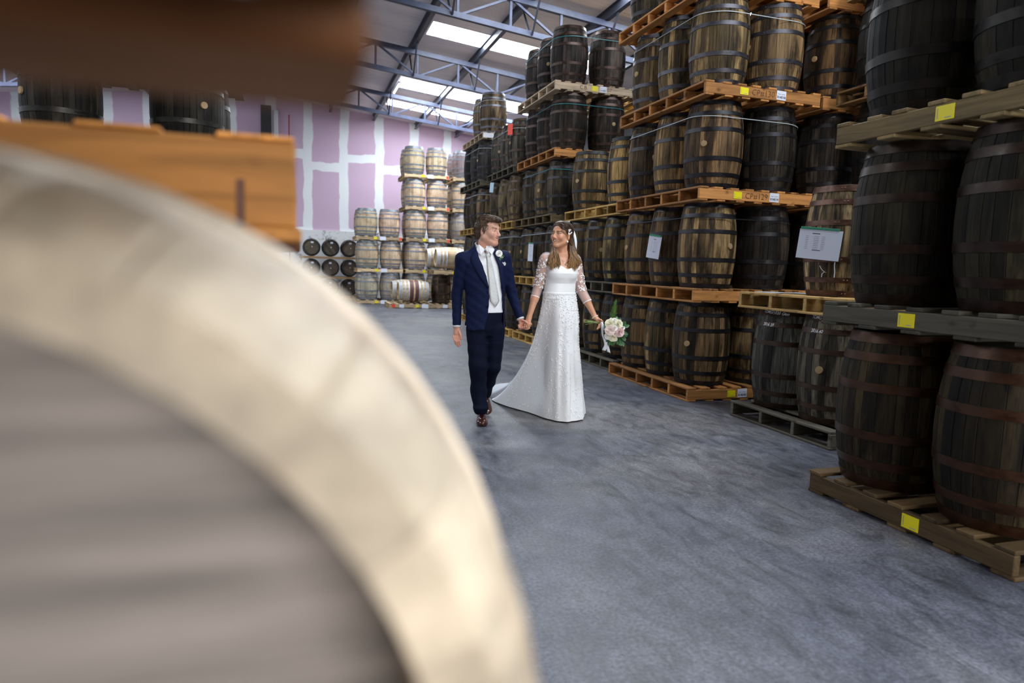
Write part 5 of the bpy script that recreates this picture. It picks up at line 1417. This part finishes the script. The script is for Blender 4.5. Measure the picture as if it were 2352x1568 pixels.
# ---- hair
A = Acc()
F = Field((.50, .17, 1.55), (.79, .45, 1.80), .0034)
def hl(c, r, k=.012, mode='add'): F.ell(np.array(bHC) + bHM @ (np.array(c) * .95), np.array(r) * .95, k, mode, bHM)
hl((0, .024, .048), (.080, .099, .088)); hl((0, .06, -.01), (.072, .062, .085), .02); hl((0, -.030, .068), (.067, .064, .062), .02)
hl((0, -.118, .0), (.068, .078, .090), .006, 'sub'); hl((0, -.075, -.07), (.10, .085, .085), .008, 'sub')
for sg in (-1, 1): hl((sg * .083, -.002, -.012), (.020, .026, .034), .006, 'sub')
sl, X, Y, Z = F.block(F.lo, F.lo + F.h * F.n)
P, Q = F.mesh(); A.add([tuple(p) for p in P], [tuple(q) for q in Q])
H = lambda p: np.array(bHC) + bHM @ (np.array(p) * .95)
def lock(a, pts, r0, wob=.011):
    path = [H(a)] + [np.array(p) + np.array((rr.uniform(-wob, wob), rr.uniform(-wob, wob), rr.uniform(-wob, wob))) for p in pts]
    A.add(*tube(path, [r0 * .7, r0, r0 * .9, r0 * .7, .0012], 22, 6, flat=.6, up=(0, 1, 0.2)))
for k_ in range(150):       # over the shoulder nearer the man
    q = rr.random()
    st = (-.072 + .02 * rr.random(), -.02 + .08 * q, .02 - .04 * rr.random())
    xt = .532 + .090 * rr.random(); zt = 1.318 + .05 * rr.random() + .03 * abs((xt - .58) / .04)
    lock(st, [(.565 + .03 * q, .245 + .04 * q, 1.545), (.548 + .055 * (xt - .532) / .09, .215 + .02 * rr.random(), 1.47), (xt + .008 * math.sin(k_), .196 + .015 * rr.random(), 1.40), (xt, .190 + .012 * rr.random(), zt)], .0046)
for k_ in range(150):       # over the other shoulder
    q = rr.random()
    st = (.070, .012 + .05 * q, .0 - .05 * rr.random())
    xt = .685 + .105 * rr.random(); zt = 1.292 + .08 * rr.random() + .05 * max(0, (xt - .735) / .04)
    lock(st, [(.712 + .03 * q, .325, 1.555), (.718 + .04 * q, .275, 1.475), (xt + .02 + .01 * math.sin(k_), .235 + .01 * rr.random(), 1.40), (xt, .222 + .012 * rr.random(), zt)], .0046)
for k_ in range(40):        # down the back
    q = rr.random() * 2 - 1
    st = (.06 * q, .085, -.02)
    lock(st, [(.668 + .10 * q, .385, 1.55), (.685 + .10 * q, .405, 1.45), (.700 + .10 * q, .412, 1.36 + .03 * rr.random())], .010)
for k_ in range(8):         # flick to the image right
    lock((.068, .05, -.04), [(.755 + .01 * rr.random(), .33, 1.52), (.775 + .01 * rr.random(), .30, 1.45), (.800 + .02 * rr.random(), .28, 1.412 + .012 * rr.random())], .006)
capP = P; cc = np.array(bHC) + bHM @ np.array((0, .02, .03))
for k_ in range(900):       # combed strands over the crown, parted in the middle
    p_ = capP[rr.randrange(len(capP))]; l_ = bHM.T @ (p_ - np.array(bHC)); n_ = (p_ - cc) / np.linalg.norm(p_ - cc)
    d_ = bHM @ np.array(((1 if l_[0] > 0 else -1) * (.9 if l_[2] > .09 else .15), .75, -.35 if l_[2] > .06 else -1.1)); path = [p_ - n_ * .002]
    for st_ in range(4):
        d2 = d_ - n_ * (d_ @ n_); d2 /= np.linalg.norm(d2); q_ = path[-1] + d2 * .014
        i_ = np.argmin(((capP - q_) ** 2).sum(1)); n_ = (capP[i_] - cc) / np.linalg.norm(capP[i_] - cc); path.append(capP[i_] * .5 + q_ * .5 + n_ * .0015)
    A.add(*tube(path, [.0012, .0030, .0030, .0010], 8, 4, flat=.5))
A.build('hair', 'hair_woman', bride, BB_)
# ribbon, comb, earring, necklace, bracelet
rb = catmull([H((.030, .040, .140)), (.700, .352, 1.745), (.737, .365, 1.690), (.757, .352, 1.635), (.768, .342, 1.580), (.772, .338, 1.535), (.775, .335, 1.50)], 24)
V = []
for i, p_ in enumerate(rb):
    w_ = .013 * (1 if i < 15 else max(.3, 1 - (i - 15) / 10)); V += [p_ + np.array((-w_ * .8, -.008, -w_ * .3)), p_ + np.array((w_ * .8, 0, w_ * .3))]
o = Acc().add(V, [(2 * i, 2 * i + 1, 2 * i + 3, 2 * i + 2) for i in range(23)]).build('hair_ribbon', 'ribbon_white', bride, BB_); md = o.modifiers.new('thickness', 'SOLIDIFY'); md.thickness = .002
A = Acc(); e0 = H((.086, .004, .040))
for k_ in range(14): A.add(*petal(e0 + np.array((rr.uniform(-.012, .012), -.012, rr.uniform(-.022, .018))), (.3, -1, .1), (rr.uniform(-1, 1), 0, rr.uniform(-1, 1)), .014, .005))
A.build('hair_comb', 'pearl', bride, BB_, False)
def ball(c, r, n=10):
    V, F_ = [], []; c = np.array(c)
    for i in range(n + 1):
        for j in range(n): V.append(c + r * np.array((math.sin(math.pi * i / n) * math.cos(2 * math.pi * j / n), math.sin(math.pi * i / n) * math.sin(2 * math.pi * j / n), math.cos(math.pi * i / n))))
    for i in range(n):
        for j in range(n): F_.append((i * n + j, i * n + (j + 1) % n, (i + 1) * n + (j + 1) % n, (i + 1) * n + j))
    return V, F_
Acc().add(*ball(H((.080, -.006, -.050)), .0095)).build('earring', 'pearl', bride, BB_)
bf = loft_fn(np.array(BT), BYW, -.008, 1.0, 1.6)
A = Acc(); pts = [(.640, 1.437), (.655, 1.415), (.680, 1.392), (.700, 1.405), (.712, 1.43)]
pp = [(x, (front_y(bf, x, z) or .275) - .006, z) for x, z in pts]; A.add(*tube(pp, [.0011, .0011], 20, 5)); A.add(*ball((.682, pp[2][1] - .004, 1.386), .0065)); A.build('necklace', 'silver_thin', bride, BB_)
A = Acc(); bw_ = np.array(bWL); dd = bw_ - np.array(bEL); dd /= np.linalg.norm(dd); s_ = np.cross(dd, (0, 0, 1)); s_ /= np.linalg.norm(s_); u = np.cross(s_, dd)
for k_ in range(14): A.add(*ball(bw_ + dd * .002 + (s_ * math.cos(k_ * .449) + u * math.sin(k_ * .449)) * .0245, .0045, 6))
A.build('bracelet', 'pearl', bride, BB_)

# =========================== bouquet
BQ = np.array((1.0, .235, .885))
bq = empty('bouquet', cw(*BQ), -YAW, 'bouquet of cream and pink roses with trailing white ribbon', 'bouquet')
HEAD = np.array((1.115, .235, .835)); ax = np.array((.95, -.18, -.28)); ax /= np.linalg.norm(ax)
CEN = np.array((1.105, .205, .838))
def on(px, pz, r, mats, nm, seed, layers=5, dy=0.0):
    d = np.array((px - CEN[0], 0, pz - CEN[2])); rad = np.linalg.norm(d); y = .205 - .085 + .6 * rad * rad / .1 + dy
    c = np.array((px, y, pz)); n_ = np.array((d[0] * 4.5, -1, d[2] * 4.5 + .12)); rose(c, n_, r, mats, nm, bq, BQ, 0, layers, seed)
on(1.068, .892, .037, 'rose_cream', 'rose', 1); on(1.110, .914, .027, 'rose_white', 'rose', 2); on(1.143, .893, .036, 'rose_cream', 'rose', 3); on(1.172, .882, .016, 'rose_white', 'rose', 4, 2)
on(1.072, .838, .041, 'rose_blush', 'rose', 5); on(1.155, .822, .039, 'rose_pink', 'rose', 6); on(1.063, .787, .031, 'rose_white', 'rose', 7); on(1.100, .778, .036, 'rose_cream', 'rose', 8)
on(1.084, .928, .013, 'rose_white', 'rose', 9, 2); on(1.190, .858, .016, 'rose_white', 'rose', 10, 2); on(1.118, .806, .018, 'rose_blush', 'rose', 12, 2); on(1.128, .758, .016, 'rose_white', 'rose', 13, 2); on(1.112, .858, .022, 'rose_white', 'rose', 14, 2)
for k_ in range(70):
    a = rr.uniform(0, 2 * math.pi); rad = rr.uniform(.055, .105); px, pz = CEN[0] + .02 + rad * math.cos(a), CEN[2] - .01 + rad * math.sin(a) * 1.02
    dr = np.array((math.cos(a), rr.uniform(-.6, .5), math.sin(a)))
    Acc().add(*leaf_pts((px - .02 * math.cos(a), .205 - .03 + rr.uniform(-.02, .06), pz - .02 * math.sin(a)), dr, (0, -1, .2), rr.uniform(.035, .06), rr.uniform(.010, .016), rr.uniform(-.3, .2))).build('leaf', 'leaf_green' if k_ % 3 else 'leaf_sage', bq, BQ)
for k_ in range(9):
    p_ = (1.085 + .014 * k_, .175, .752 - .004 * abs(k_ - 4)); Acc().add(*leaf_pts(p_, (rr.uniform(-.5, .5), -.2, -1), (0, -1, 0), .042, .013)).build('leaf', 'leaf_green', bq, BQ)
A = Acc(); st = catmull([(1.10, .23, .90), (1.115, .235, 1.0), (1.128, .24, 1.09)], 20); A.add(*tube(st, [.002, .001], 20, 5))
for i in range(3, 20):
    L = .050 * (1 - i / 21) + .006
    for sg in (-1, 1):
        A.add(*leaf_pts(st[i], (sg, rr.uniform(-.5, .5), .7), (0, -1, 0), L * rr.uniform(.7, 1.1), .0019))
A.build('fern', 'fern_green', bq, BQ)
for k_ in range(16):
    e = np.array((.862 + .03 * rr.random(), .245 + .03 * rr.uniform(-1, 1), .893 + .026 * rr.uniform(-1, 1)))
    Acc().add(*tube([e, (.99, .240 + .006 * rr.uniform(-1, 1), .888 + .006 * rr.uniform(-1, 1)), (1.06, .22, .855)], [.0026, .0026], 8, 5)).build('stem', 'stem_green', bq, BQ)
for off, end in ((0, (1.035, .19, .655)), (.006, (1.078, .185, .640))):
    rb = catmull([(1.012, .205, .900), (1.015 + off, .190, .850), (1.022 + off, .185, .790), (1.040 + off, .184, .740), (1.050 + off * 2, .186, .700), end], 26); V = []
    for i, p_ in enumerate(rb):
        w_ = .015 * (.6 + .4 * i / 25); V += [p_ + np.array((-w_, .004 * math.sin(i * .6), w_ * .25)), p_ + np.array((w_, -.004 * math.sin(i * .6), -w_ * .25))]
    o = Acc().add(V, [(2 * i, 2 * i + 1, 2 * i + 3, 2 * i + 2) for i in range(25)]).build('ribbon', 'ribbon_white', bq, BQ); md = o.modifiers.new('thickness', 'SOLIDIFY'); md.thickness = .0015
